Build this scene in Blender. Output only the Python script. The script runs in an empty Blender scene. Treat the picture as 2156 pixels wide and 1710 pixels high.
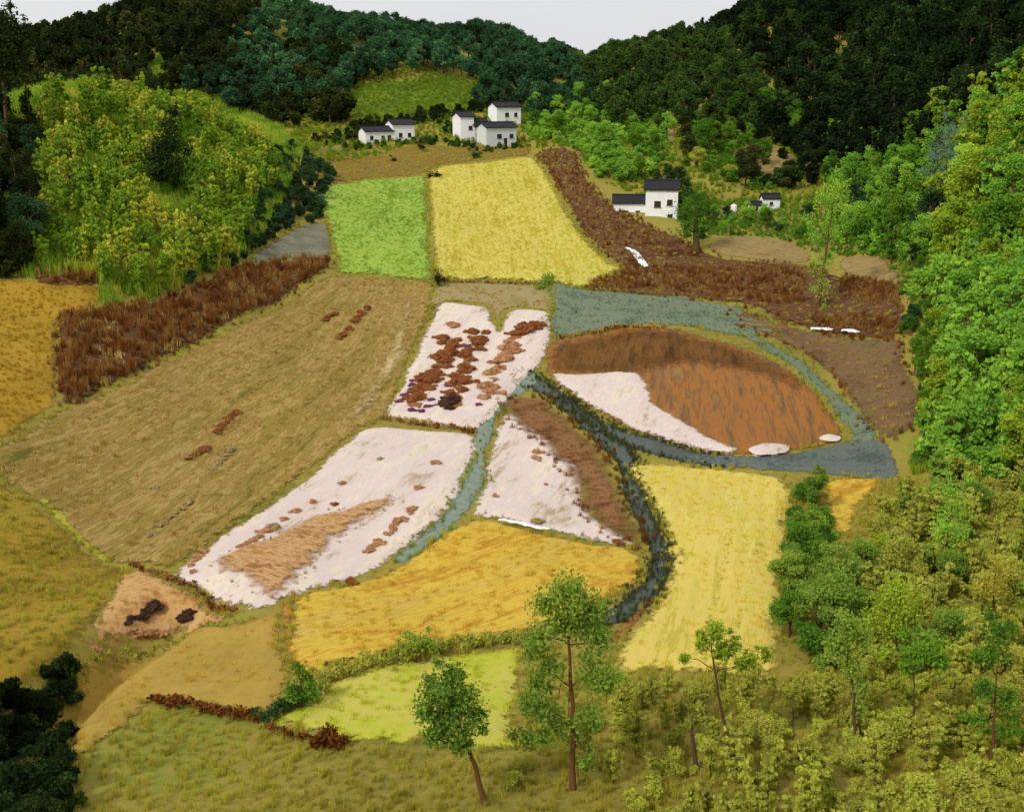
import bpy, bmesh, math, random
import numpy as np
from mathutils import Vector, Matrix, Euler, geometry

random.seed(7)
np.random.seed(7)
scene = bpy.context.scene
COL = scene.collection

# ------------------------------------------------------------------ camera
F = 2349.0                      # focal length in pixels of a 2156 px wide picture
PITCH = math.radians(15.24)
CAMZ = 40.0
cam_d = bpy.data.cameras.new('camera')
cam_d.sensor_fit = 'HORIZONTAL'
cam_d.sensor_width = 36.0
cam_d.lens = 36.0 * F / 2156.0
cam_d.clip_start = 0.5
cam_d.clip_end = 6000
cam = bpy.data.objects.new('camera', cam_d)
COL.objects.link(cam)
cam.location = (0, 0, CAMZ)
cam.rotation_euler = (math.radians(90) - PITCH, 0, 0)
scene.camera = cam

# ------------------------------------------------------------------ sky, sun, exposure
SUN_EL, SUN_AZ = 43.0, 222.0        # compass degrees: behind the viewer, over the left shoulder
world = bpy.data.worlds.new('World')
scene.world = world
world.use_nodes = True
wn, wl = world.node_tree.nodes, world.node_tree.links
wn.clear()
w_sky = wn.new('ShaderNodeTexSky'); w_sky.sky_type = 'NISHITA'; w_sky.sun_disc = False
w_sky.sun_elevation = math.radians(SUN_EL); w_sky.sun_rotation = math.radians(SUN_AZ)
w_sky.air_density = 1.0; w_sky.dust_density = 3.0; w_sky.ozone_density = 1.0
w_hs = wn.new('ShaderNodeHueSaturation'); w_hs.inputs['Saturation'].default_value = 0.13
w_tc = wn.new('ShaderNodeTexCoord')
w_mp = wn.new('ShaderNodeMapping'); w_mp.inputs['Scale'].default_value = (1.0, 1.0, 3.5)
w_nz = wn.new('ShaderNodeTexNoise'); w_nz.inputs['Scale'].default_value = 2.2; w_nz.inputs['Detail'].default_value = 5
w_rp = wn.new('ShaderNodeValToRGB')          # the pale cloud sheet in front of the blue
w_rp.color_ramp.elements[0].position = 0.3; w_rp.color_ramp.elements[0].color = (0.80, 0.81, 0.83, 1)
w_rp.color_ramp.elements[1].position = 0.7; w_rp.color_ramp.elements[1].color = (0.88, 0.88, 0.885, 1)
w_k = wn.new('ShaderNodeVectorMath'); w_k.operation = 'SCALE'; w_k.inputs['Scale'].default_value = 10.0
w_mul = wn.new('ShaderNodeMixRGB'); w_mul.blend_type = 'MIX'; w_mul.inputs[0].default_value = 0.85
w_bg = wn.new('ShaderNodeBackground'); w_bg.inputs['Strength'].default_value = 0.1
w_out = wn.new('ShaderNodeOutputWorld')
wl.new(w_sky.outputs[0], w_hs.inputs['Color'])
wl.new(w_tc.outputs['Generated'], w_mp.inputs[0]); wl.new(w_mp.outputs[0], w_nz.inputs['Vector'])
wl.new(w_nz.outputs['Fac'], w_rp.inputs[0])
wl.new(w_hs.outputs[0], w_mul.inputs[1]); wl.new(w_rp.outputs[0], w_k.inputs[0]); wl.new(w_k.outputs[0], w_mul.inputs[2])
wl.new(w_mul.outputs[0], w_bg.inputs['Color']); wl.new(w_bg.outputs[0], w_out.inputs['Surface'])

sun_d = bpy.data.lights.new('sun', 'SUN')
sun_d.energy = 2.2
sun_d.angle = math.radians(5)
sun_d.color = (1.0, 0.95, 0.87)
sun = bpy.data.objects.new('sun', sun_d)
COL.objects.link(sun)
_az, _el = math.radians(SUN_AZ), math.radians(SUN_EL)
_to = Vector((math.sin(_az) * math.cos(_el), math.cos(_az) * math.cos(_el), math.sin(_el)))
sun.rotation_euler = _to.to_track_quat('Z', 'Y').to_euler()
sun.location = (0, -50, 120)

scene.view_settings.view_transform = 'Standard'
scene.view_settings.look = 'None'
scene.view_settings.exposure = 0.0
scene.view_settings.gamma = 1.0
scene.view_settings.use_curve_mapping = False
scene.cycles.max_bounces = 4
scene.cycles.diffuse_bounces = 2
scene.cycles.transmission_bounces = 2
scene.cycles.use_light_tree = False
scene.cycles.use_adaptive_sampling = True
scene.cycles.adaptive_threshold = 0.04

# ------------------------------------------------------------------ small helpers
def S(r, g, b, k=1.0):
    """an sRGB byte colour as a linear colour times k"""
    def f(c):
        c /= 255.0
        return (c / 12.92 if c <= 0.04045 else ((c + 0.055) / 1.055) ** 2.4) * k
    return (min(f(r), 0.9), min(f(g), 0.9), min(f(b), 0.9), 1.0)

def tag(o, label=None, cat=None, group=None, kind=None):
    if label: o['label'] = label
    if cat: o['category'] = cat
    if group: o['group'] = group
    if kind: o['kind'] = kind
    return o

def link_mesh(name, me, mat=None, parent=None):
    o = bpy.data.objects.new(name, me)
    COL.objects.link(o)
    if mat is not None and not me.materials: me.materials.append(mat)
    if parent is not None: o.parent = parent
    return o

def own_mat(o, mat):
    o.material_slots[0].link = 'OBJECT'
    o.material_slots[0].material = mat

def empty(name, loc, rz=0.0):
    o = bpy.data.objects.new(name, None)
    COL.objects.link(o)
    o.location = loc
    o.rotation_euler = (0, 0, rz)
    o.empty_display_size = 0.5
    return o

def sstep(a, b, x):
    t = np.clip((x - a) / (b - a), 0, 1)
    return t * t * (3 - 2 * t)

# ------------------------------------------------------------------ terrain
_py = np.array([-60, -20, 0, 10, 20, 30, 45, 56, 75, 103, 135, 180, 225, 270, 300, 360, 450, 900.])
_pz = np.array([8, 1, -4, -12, -20.5, -27.5, -33.5, -35.2, -37, -38, -37.2, -33, -27, -19.5, -15, -9, -4, 10.])
_pz = _pz + 0.0255 * np.maximum(_py, 0) * (1 - np.clip((_py - 450) / 400, 0, 1))
_yy = np.arange(-60, 901, 1.0)
_zz = np.interp(_yy, _py, _pz)
_k = np.exp(-0.5 * (np.arange(-24, 25) / 9.0) ** 2); _k /= _k.sum()
_zs = np.convolve(np.pad(_zz, 24, mode='edge'), _k, mode='valid')
_wn = sstep(25, 55, _yy)
_zz = _zz * (1 - _wn) + _zs * _wn
CP, SP = math.cos(PITCH), math.sin(PITCH)

def ray(px, py):
    """direction of the view ray through a point of the picture (2156 px wide)"""
    u, v = (px - 1078.0) / F, -(py - 855.0) / F
    return np.array([u, CP + v * SP, -SP + v * CP])

# the far ridge: where it stands and how high, along its length
RY = 490.0
_rid = [(-500, 60), (-150, 70), (0, 112), (100, 136), (200, 106), (300, 74), (400, 36), (560, 32), (640, 40), (700, 76), (820, 84), (1000, 92), (1080, 118),
        (1150, 146), (1205, 170), (1235, 164), (1290, 128), (1370, 120), (1490, 100), (1540, 58), (1650, 40), (1760, 44), (1880, 92), (1990, 94), (2156, 114), (2500, 104), (2900, 90)]
_rx, _rz = [], []
for _a, _b in _rid:
    _d = ray(_a, _b); _t = RY / _d[1]
    _rx.append(_d[0] * _t); _rz.append(CAMZ + _d[2] * _t)
_rx, _rz = np.array(_rx), np.array(_rz)

GUL = np.array([(-22.5, 78.), (-25.5, 70.), (-27.2, 62.), (-27.6, 54.), (-27.5, 46.), (-28.5, 36.), (-30, 20.), (-34, 0)])

def dist_poly(x, y, P):
    best = np.full(np.shape(x), 1e9)
    for (ax, ay), (bx, by) in zip(P[:-1], P[1:]):
        dx, dy = bx - ax, by - ay
        t = np.clip(((x - ax) * dx + (y - ay) * dy) / (dx * dx + dy * dy), 0, 1)
        best = np.minimum(best, np.hypot(x - ax - t * dx, y - ay - t * dy))
    return best

def H(x, y):
    """ground height"""
    x = np.asarray(x, float); y = np.asarray(y, float)
    z = np.interp(y, _yy, _zz) + CAMZ
    z = z + 24 * np.exp(-((x + 84) / 34) ** 2 - ((y - 218) / 52) ** 2)
    z = z + 34 * sstep(0, 1, (x - 5 - 0.25 * y) / 60) * sstep(60, 120, y) * (1 - 0.6 * sstep(260, 330, y))
    z = z + 7 * sstep(30, 62, -x + 0.05 * y - 4) * sstep(50, 80, y) * (1 - sstep(150, 220, y))
    y0 = 292 - 45 * sstep(60, 130, x)
    t = sstep(0, 1, (y - y0) / (RY - y0))
    rz = np.interp(x, _rx, _rz)
    z = z * (1 - t) + rz * t
    z = z - 0.18 * np.maximum(0, y - RY - 12)
    z = z + 0.35 * np.sin(x * 0.11 + 1.3) * np.sin(y * 0.083) + 0.16 * np.sin(x * 0.31 + y * 0.17) + 0.10 * np.sin(x * 0.53 - y * 0.41 + 2)
    z = z + sstep(290, 330, y) * (1.6 * np.sin(x * 0.09 + y * 0.03) + 1.1 * np.sin(x * 0.17 - y * 0.05 + 1))
    g = dist_poly(x, y, GUL)
    z = z - 5.0 * np.exp(-(g / 2.6) ** 2) * (1 - sstep(66, 80, y))
    return z

def hz(x, y): return float(H(x, y))

def at(px, py, lift=0.0):
    """the place on the ground seen at a point of the picture"""
    d = ray(px, py)
    ts = np.concatenate([np.arange(30, 320, 0.5), np.arange(320, 900, 1.5)])
    f = (CAMZ + d[2] * ts) - H(d[0] * ts, d[1] * ts)
    i = np.argmax(f < 0)
    if f[i] >= 0: i = len(ts) - 1
    a, b = ts[max(i - 1, 0)], ts[i]
    for _ in range(18):
        m = 0.5 * (a + b)
        if CAMZ + d[2] * m - hz(d[0] * m, d[1] * m) < 0: b = m
        else: a = m
    x, y = d[0] * b, d[1] * b
    return Vector((x, y, hz(x, y) + lift))

def ppm(p):
    """picture pixels in one metre at a place"""
    return F / ((p[1]) * CP - (p[2] - CAMZ) * SP)

# ------------------------------------------------------------------ materials
def nt(name):
    m = bpy.data.materials.new(name); m.use_nodes = True
    n, l = m.node_tree.nodes, m.node_tree.links
    n.clear()
    return m, n, l

def ramp(n, stops):
    r = n.new('ShaderNodeValToRGB')
    e = r.color_ramp.elements
    while len(e) < len(stops): e.new(0.5)
    for q, (p, c) in zip(e, stops): q.position = p; q.color = c
    return r

def soil(name, cols, scale=0.12, fine=2.5, stretch=None, rough=0.9, bump=0.25, fine_amt=0.35, spec=0.2, feather=1.0):
    """patchy ground: three colours mixed by two scales of noise, streaked along a direction if asked"""
    m, n, l = nt(name)
    out = n.new('ShaderNodeOutputMaterial'); bs = n.new('ShaderNodeBsdfPrincipled')
    geo = n.new('ShaderNodeNewGeometry')
    mp = n.new('ShaderNodeMapping')
    if stretch:
        ang, k = stretch
        mp.vector_type = 'TEXTURE'
        mp.inputs['Rotation'].default_value = (0, 0, ang)
        mp.inputs['Scale'].default_value = (k, 1.0, 1.0)
    l.new(geo.outputs['Position'], mp.inputs[0])
    a = n.new('ShaderNodeTexNoise'); a.inputs['Scale'].default_value = scale; a.inputs['Detail'].default_value = 3; a.inputs['Roughness'].default_value = 0.6
    b = n.new('ShaderNodeTexNoise'); b.inputs['Scale'].default_value = fine; b.inputs['Detail'].default_value = 4; b.inputs['Roughness'].default_value = 0.7
    l.new(mp.outputs[0], a.inputs['Vector']); l.new(mp.outputs[0], b.inputs['Vector'])
    mx = n.new('ShaderNodeMath'); mx.operation = 'MULTIPLY_ADD'
    sb = n.new('ShaderNodeMath'); sb.operation = 'SUBTRACT'; sb.inputs[1].default_value = 0.5
    l.new(b.outputs['Fac'], sb.inputs[0]); l.new(sb.outputs[0], mx.inputs[0]); mx.inputs[1].default_value = fine_amt * 2
    l.new(a.outputs['Fac'], mx.inputs[2])
    k = len(cols)
    r = ramp(n, [(0.30 + 0.40 * i / max(1, k - 1), c) for i, c in enumerate(cols)])
    l.new(mx.outputs[0], r.inputs[0])
    bp = n.new('ShaderNodeBump'); bp.inputs['Strength'].default_value = bump; bp.inputs['Distance'].default_value = 0.15
    l.new(b.outputs['Fac'], bp.inputs['Height'])
    l.new(r.outputs[0], bs.inputs['Base Color']); bs.inputs['Roughness'].default_value = rough
    bs.inputs['Specular IOR Level'].default_value = spec
    l.new(bp.outputs[0], bs.inputs['Normal'])
    if feather:                              # the soil thins out raggedly at the rim of its field
        rm = n.new('ShaderNodeAttribute'); rm.attribute_name = 'rim'
        fn = n.new('ShaderNodeTexNoise'); fn.inputs['Scale'].default_value = 1.1; fn.inputs['Detail'].default_value = 4; fn.inputs['Roughness'].default_value = 0.7
        l.new(geo.outputs['Position'], fn.inputs['Vector'])
        q1 = n.new('ShaderNodeMath'); q1.operation = 'MULTIPLY_ADD'; q1.inputs[1].default_value = 1.0 / feather; q1.inputs[2].default_value = -0.92
        q2 = n.new('ShaderNodeMath'); q2.operation = 'MULTIPLY_ADD'; q2.inputs[1].default_value = 1.7
        q3 = n.new('ShaderNodeMath'); q3.operation = 'MULTIPLY'; q3.use_clamp = True; q3.inputs[1].default_value = 3.5 / max(1.0, feather / 1.5)
        l.new(rm.outputs['Fac'], q1.inputs[0]); l.new(fn.outputs['Fac'], q2.inputs[0]); l.new(q1.outputs[0], q2.inputs[2]); l.new(q2.outputs[0], q3.inputs[0])
        tp = n.new('ShaderNodeBsdfTransparent'); mx2 = n.new('ShaderNodeMixShader')
        l.new(q3.outputs[0], mx2.inputs[0]); l.new(tp.outputs[0], mx2.inputs[1]); l.new(bs.outputs[0], mx2.inputs[2])
        l.new(mx2.outputs[0], out.inputs['Surface'])
    else: l.new(bs.outputs[0], out.inputs['Surface'])
    return m

def leaf(name, cols, patch=0.06, patch_amt=0.6, trans=0.3):
    """leaves or blades: own tint per leaf, per plant and in patches over the ground"""
    m, n, l = nt(name)
    out = n.new('ShaderNodeOutputMaterial')
    at_ = n.new('ShaderNodeAttribute'); at_.attribute_name = 'tint'
    oi = n.new('ShaderNodeObjectInfo'); geo = n.new('ShaderNodeNewGeometry')
    nz = n.new('ShaderNodeTexNoise'); nz.inputs['Scale'].default_value = patch; nz.inputs['Detail'].default_value = 2
    l.new(geo.outputs['Position'], nz.inputs['Vector'])
    def mad(i, k, prev):
        q = n.new('ShaderNodeMath'); q.operation = 'MULTIPLY_ADD'; l.new(i, q.inputs[0]); q.inputs[1].default_value = k
        if prev is None: q.inputs[2].default_value = 0.0
        else: l.new(prev, q.inputs[2])
        return q.outputs[0]
    v = mad(at_.outputs['Fac'], 0.34, None)
    v = mad(oi.outputs['Random'], 0.30, v)
    v = mad(nz.outputs['Fac'], patch_amt, v)
    c0 = 0.32 + 0.5 * patch_amt - 0.42
    k = len(cols)
    r = ramp(n, [(min(0.98, max(0.0, c0 + 0.84 * i / max(1, k - 1))), c) for i, c in enumerate(cols)])
    l.new(v, r.inputs[0])
    df = n.new('ShaderNodeBsdfDiffuse')
    tr = n.new('ShaderNodeBsdfTranslucent'); mix = n.new('ShaderNodeMixShader'); mix.inputs[0].default_value = trans
    l.new(r.outputs[0], df.inputs['Color']); l.new(r.outputs[0], tr.inputs['Color'])
    l.new(df.outputs[0], mix.inputs[1]); l.new(tr.outputs[0], mix.inputs[2]); l.new(mix.outputs[0], out.inputs['Surface'])
    return m

def plain(name, cols, scale=3.0, rough=0.8, bump=0.1, spec=0.3):
    m, n, l = nt(name)
    out = n.new('ShaderNodeOutputMaterial'); bs = n.new('ShaderNodeBsdfPrincipled')
    tc = n.new('ShaderNodeTexCoord'); a = n.new('ShaderNodeTexNoise')
    a.inputs['Scale'].default_value = scale; a.inputs['Detail'].default_value = 6; a.inputs['Roughness'].default_value = 0.65
    l.new(tc.outputs['Object'], a.inputs['Vector'])
    r = ramp(n, [(0.3 + 0.4 * i / max(1, len(cols) - 1), c) for i, c in enumerate(cols)])
    l.new(a.outputs['Fac'], r.inputs[0]); l.new(r.outputs[0], bs.inputs['Base Color'])
    bp = n.new('ShaderNodeBump'); bp.inputs['Strength'].default_value = bump; bp.inputs['Distance'].default_value = 0.05
    l.new(a.outputs['Fac'], bp.inputs['Height']); l.new(bp.outputs[0], bs.inputs['Normal'])
    bs.inputs['Roughness'].default_value = rough; bs.inputs['Specular IOR Level'].default_value = spec
    l.new(bs.outputs[0], out.inputs['Surface'])
    return m

# ------------------------------------------------------------------ ground sheet
def axis(parts):
    v = []
    for a, b, s in parts: v.extend(np.arange(a, b, s))
    return np.array(v)

gx = axis([(-900, -300, 30), (-300, -140, 6), (-140, 140, 1.25), (140, 300, 6), (300, 931, 30)])
gy = axis([(-60, 30, 3), (30, 300, 1.25), (300, 530, 3.5), (530, 900, 15)])
GX, GY = np.meshgrid(gx, gy)
GZ = H(GX, GY)
nx, ny = len(gx), len(gy)
co = np.stack([GX.ravel(), GY.ravel(), GZ.ravel()], 1)
ii = (np.arange(ny - 1)[:, None] * nx + np.arange(nx - 1)[None, :]).ravel()
fa = np.stack([ii, ii + 1, ii + 1 + nx, ii + nx], 1)
me = bpy.data.meshes.new('ground')
me.from_pydata(co.tolist(), [], fa.tolist())
me.polygons.foreach_set('use_smooth', [True] * len(me.polygons))
M_ground = soil('ground_olive', [S(104, 104, 34), S(134, 124, 48), S(150, 134, 58), S(128, 132, 46)], 0.05, 1.2, feather=0)
ground = link_mesh('ground', me, M_ground)
tag(ground, 'olive grassy ground of the valley and its hills', kind='structure')

# ------------------------------------------------------------------ fields
from mathutils import noise as mnoise
def wob(x, y, k=0):
    p = Vector((x, y, k * 3.7))
    return 1.5 * mnoise.noise(p * 0.16) + 1.0 * mnoise.noise(p * 0.55) + 0.7 * mnoise.noise(p * 1.7)

def smooth_closed(P, n):
    """Catmull-Rom through a closed list of points"""
    out = []
    m = len(P)
    for i in range(m):
        p0, p1, p2, p3 = P[i - 1], P[i], P[(i + 1) % m], P[(i + 2) % m]
        seg = (p2 - p1).length
        q = max(2, int(seg / n))
        for j in range(q):
            t = j / q
            a = 0.5 * (2 * p1 + (p2 - p0) * t + (2 * p0 - 5 * p1 + 4 * p2 - p3) * t * t + (3 * p1 - p0 - 3 * p2 + p3) * t ** 3)
            lin = p1.lerp(p2, t)
            out.append(lin.lerp(a, 0.75))
    return out

def smooth_open(P, n):
    out = []
    m = len(P)
    for i in range(m - 1):
        p0, p1, p2, p3 = P[max(i - 1, 0)], P[i], P[i + 1], P[min(i + 2, m - 1)]
        q = max(2, int((p2 - p1).length / n))
        for j in range(q):
            t = j / q
            out.append(0.5 * (2 * p1 + (p2 - p0) * t + (2 * p0 - 5 * p1 + 4 * p2 - p3) * t * t + (3 * p1 - p0 - 3 * p2 + p3) * t ** 3))
    out.append(P[-1].copy())
    return out

def plan(pix):
    r = []
    for a, b in pix:
        p = at(a, b); r.append(Vector((p.x, p.y)))
    return r

def inside(x, y, poly):
    """many points against one polygon, numpy"""
    x = np.asarray(x); y = np.asarray(y)
    c = np.zeros(x.shape, bool)
    px = np.array([p[0] for p in poly]); py = np.array([p[1] for p in poly])
    j = len(poly) - 1
    for i in range(len(poly)):
        if py[i] != py[j]:
            t = ((py[i] > y) != (py[j] > y)) & (x < (px[j] - px[i]) * (y - py[i]) / (py[j] - py[i]) + px[i])
            c ^= t
        j = i
    return c

def direction(a, b):
    p, q = at(*a), at(*b)
    return math.atan2(q.y - p.y, q.x - p.x)

BOUND = {}
def field(key, name, label, pix, mat, res=0.6, lift=0.12, rows=None, edge=0.3, rough=0.03, skirt=0.5, kind='structure', cat=None, floor=0.03):
    """a sheet of tilled or planted ground draped on the slope, with its own banked edge; rows=(angle, period, height)"""
    B = smooth_closed(plan(pix), 0.7)
    n = len(B)
    C = []
    for i, p in enumerate(B):
        t = (B[(i + 1) % n] - B[i - 1])
        nn = Vector((-t.y, t.x)).normalized() if t.length > 1e-6 else Vector((0, 0))
        C.append(p + nn * edge * wob(p.x, p.y, len(key)))
    B = C
    BOUND[key] = B
    xs = [p.x for p in B]; ys = [p.y for p in B]
    g = np.stack(np.meshgrid(np.arange(min(xs), max(xs), res), np.arange(min(ys), max(ys), res)), -1).reshape(-1, 2)
    g = g + np.random.uniform(-0.25, 0.25, g.shape) * res
    g = g[inside(g[:, 0], g[:, 1], B)]
    bx = np.array([(p.x, p.y) for p in B])
    if len(g):
        keep = np.ones(len(g), bool)
        for q in bx: keep &= ((g[:, 0] - q[0]) ** 2 + (g[:, 1] - q[1]) ** 2) > (0.35 * res) ** 2
        g = g[keep]
    V = [Vector(p) for p in B] + [Vector((float(a), float(b))) for a, b in g]
    r = geometry.delaunay_2d_cdt(V, [(i, (i + 1) % n) for i in range(n)], [], 1, 1e-4, True)
    vs = np.array([(v.x, v.y) for v in r[0]])
    orig = [o[0] if o else -1 for o in r[3]]
    rd = np.full(len(vs), 1e9)
    seg = np.array([B[(i + 1) % n] for i in range(n)]) - bx
    for q, e in zip(bx, seg):
        t = np.clip(((vs - q) @ e) / (e @ e + 1e-9), 0, 1)
        rd = np.minimum(rd, np.hypot(vs[:, 0] - q[0] - t * e[0], vs[:, 1] - q[1] - t * e[1]))
    z = H(vs[:, 0], vs[:, 1]) + floor + (lift - floor) * sstep(0.0, 1.1, rd)
    rim = np.array([0 <= o < n for o in orig])
    z = z + rough * np.random.uniform(-1, 1, len(z)) * sstep(0, 0.6, rd)
    if rows:
        a, per, amp = rows
        s = -vs[:, 0] * math.sin(a) + vs[:, 1] * math.cos(a)
        w = 0.5 + 0.5 * np.sin(s * 2 * math.pi / per + 0.6 * np.sin(vs[:, 0] * 0.21) + 0.5 * np.sin(vs[:, 1] * 0.17))
        z = z + amp * (w ** 1.5) * sstep(0, 1.0, rd)
    co = [(float(a), float(b), float(c)) for (a, b), c in zip(vs, z)]
    fs = [tuple(f) for f in r[2]]
    cen = np.array([vs[list(f)].mean(0) for f in fs])
    fs = [f for f, k in zip(fs, inside(cen[:, 0], cen[:, 1], B)) if k]
    # the bank under the edge
    cnt = {}
    for f in fs:
        for i in range(len(f)):
            e = (f[i], f[(i + 1) % len(f)])
            cnt[e] = 1
    base = len(co); mp = {}
    for (a, b) in list(cnt):
        if (b, a) not in cnt:
            for q in (a, b):
                if q not in mp:
                    mp[q] = len(co); x, y, zz = co[q]; co.append((x, y, zz - skirt))
            fs.append((b, a, mp[a], mp[b]))
    me = bpy.data.meshes.new(name)
    me.from_pydata(co, [], fs)
    me.polygons.foreach_set('use_smooth', [True] * len(me.polygons))
    a = me.attributes.new('rim', 'FLOAT', 'POINT')
    a.data.foreach_set('value', np.concatenate([rd, np.zeros(len(co) - len(rd))]).astype(np.float32))
    o = link_mesh(name, me, mat)
    return tag(o, label, cat, kind=kind)

def ribbon(pts_pix, widths):
    """outline in picture points of a strip that follows a path; widths are in picture px (vertical feel comes from the ground)"""
    L, R = [], []
    for i, (a, b) in enumerate(pts_pix):
        p = pts_pix[max(i - 1, 0)]; q = pts_pix[min(i + 1, len(pts_pix) - 1)]
        tx, ty = q[0] - p[0], q[1] - p[1]
        d = math.hypot(tx, ty) or 1
        w = widths[i] if isinstance(widths, (list, tuple)) else widths
        L.append((a - ty / d * w / 2, b + tx / d * w / 2)); R.append((a + ty / d * w / 2, b - tx / d * w / 2))
    return L + R[::-1]

KF = 0.92   # what the open ground receives
A_tan = direction((420, 1060), (760, 760))
A_yel = direction((1080, 600), (1040, 350))
A_pale = direction((1480, 1380), (1540, 1000))
A_low = direction((560, 1240), (820, 1050))
M = {}
M['tan'] = soil('tan_stubble', [S(106, 98, 34, KF), S(156, 128, 62, KF), S(126, 112, 40, KF), S(176, 148, 86, KF), S(138, 108, 48, KF), S(156, 130, 62, KF)], 0.24, 1.6, (A_tan, 8.0), fine_amt=0.5, feather=1.6)
M['dry'] = soil('pale_dry_strip', [S(150, 128, 72, KF), S(176, 152, 96, KF), S(200, 178, 126, KF)], 0.3, 2.0, (A_tan, 5.0), fine_amt=0.6, feather=2.2)
M['ochre'] = soil('ochre_grass', [S(136, 112, 28, KF), S(168, 134, 36, KF), S(178, 142, 48, KF)], 0.12, 2.0, feather=1.7)
M['olive'] = soil('olive_slope', [S(122, 104, 28, KF), S(146, 120, 34, KF), S(164, 138, 42, KF), S(138, 124, 38, KF)], 0.13, 2.0, feather=1.7)
M['green'] = soil('bright_green_crop', [S(104, 138, 40, .92), S(138, 168, 54, .92), S(162, 184, 82, .92), S(134, 170, 48, .92), S(158, 172, 70, .92)], 0.25, 2.0, (A_yel, 5.0), fine_amt=0.6, feather=2.2)
M['yellow'] = soil('yellow_crop', [S(172, 162, 48, .9), S(194, 180, 66, .9), S(212, 196, 104, .9), S(174, 176, 48, .9), S(202, 176, 70, .9)], 0.32, 1.8, (A_yel, 8.0), fine_amt=0.5, feather=2.2)
M['paleyellow'] = soil('pale_yellow_crop', [S(190, 170, 70, KF), S(212, 194, 88, KF), S(214, 190, 104, KF), S(202, 188, 70, KF), S(216, 200, 116, KF)], 0.3, 1.8, (A_pale, 8.0), fine_amt=0.5, feather=1.7)
M['gold'] = soil('golden_crop', [S(184, 138, 46, KF), S(204, 164, 56, KF), S(210, 182, 68, KF), S(190, 156, 58, KF), S(206, 176, 84, KF)], 0.2, 1.8, (direction((700, 1330), (1200, 1180)), 5.0), fine_amt=0.55, feather=1.7)
M['lime'] = soil('lime_crop', [S(168, 172, 44, KF), S(186, 188, 60, KF), S(198, 186, 88, KF), S(176, 190, 48, KF)], 0.11, 1.6, feather=1.7)
M['mustard'] = soil('mustard_field', [S(152, 126, 52, KF), S(172, 144, 62, KF), S(186, 152, 72, KF)], 0.12, 1.8, feather=1.7)
M['white'] = soil('pale_clay', [S(184, 154, 124, .8), S(218, 198, 180, .8), S(232, 214, 203, .8), S(233, 211, 206, .8), S(242, 228, 200, .8), S(224, 202, 188, .8)], 0.2, 1.5, (A_low, 3.0), bump=0.18, fine_amt=0.32, rough=0.6, spec=0.35, feather=1.3)
M['whitesmall'] = soil('pale_clay_patch', [S(184, 154, 124, .8), S(218, 198, 180, .8), S(232, 214, 203, .8), S(233, 211, 206, .8), S(242, 228, 200, .8), S(224, 202, 188, .8)], 0.2, 1.5, (A_low, 3.0), bump=0.18, fine_amt=0.32, feather=0.4)
M['brown'] = soil('brown_soil', [S(58, 34, 14, KF), S(92, 58, 30, KF), S(120, 84, 48, KF), S(78, 46, 20, KF), S(106, 78, 50, KF)], 0.22, 1.6, (direction((1300, 600), (1600, 600)), 3.0), bump=0.6, fine_amt=0.6, feather=1.7)
A_pad = direction((1450, 930), (1450, 720))  # both paddy muds carry painted reflections, streaked along this direction
M['paddy'] = soil('wet_orange_brown_mud', [S(98, 70, 34, .9), S(128, 88, 40, .9), S(148, 98, 40, .9), S(164, 104, 32, .9), S(126, 84, 36, .9), S(150, 108, 50, .9)], 0.5, 1.6, (A_pad, 12.0), rough=0.6, bump=0.1, fine_amt=0.28, spec=0.2)
M['paddytop'] = soil('wet_dark_brown_mud', [S(74, 48, 18, .9), S(102, 68, 28, .9), S(122, 84, 36, .9), S(86, 58, 24, .9)], 0.6, 1.6, (A_pad, 12.0), rough=0.8, bump=0.1, fine_amt=0.28, spec=0.1, feather=5.0)
M['dull'] = soil('dull_brown_soil', [S(90, 68, 36, KF), S(112, 86, 54, KF), S(126, 100, 66, KF), S(92, 86, 48, KF)], 0.14, 1.6, bump=0.5, feather=1.7)
M['sand'] = soil('sandy_soil', [S(160, 116, 60, KF), S(192, 148, 88, KF), S(204, 164, 108, KF), S(176, 138, 84, KF)], 0.3, 1.8, fine_amt=0.55, feather=1.7)
M['straw'] = soil('straw_soil', [S(150, 104, 58, KF), S(186, 140, 88, KF), S(206, 168, 122, KF), S(172, 122, 62, KF)], 0.5, 3.0, (A_low + math.pi / 2, 4.0), fine_amt=0.7, feather=2.4)
M['road'] = soil('grey_earth_road', [S(104, 104, 84, KF), S(122, 120, 98, KF), S(134, 130, 108, KF)], 0.3, 3.0)
M['teal'] = soil('teal_grass_path', [S(78, 92, 70), S(100, 114, 94), S(118, 130, 106), S(104, 108, 78)], 0.25, 2.5, fine_amt=0.6)
M['greyroad'] = soil('blue_grey_road', [S(70, 80, 74), S(88, 98, 92), S(104, 112, 104), S(96, 96, 80)], 0.3, 2.5, fine_amt=0.6)
M['patch'] = soil('tan_bare_earth', [S(124, 104, 56, KF), S(148, 124, 74, KF), S(158, 134, 84, KF), S(112, 108, 52, KF)], 0.3, 2.5)
M['meadow'] = soil('hill_meadow', [S(72, 92, 18, KF), S(92, 112, 26, KF), S(112, 124, 36, KF)], 0.1, 1.5)
M['terrace'] = soil('olive_brown_terrace', [S(112, 98, 34, KF), S(132, 110, 46, KF), S(130, 100, 26, KF), S(118, 112, 56, KF)], 0.14, 1.8)

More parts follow.
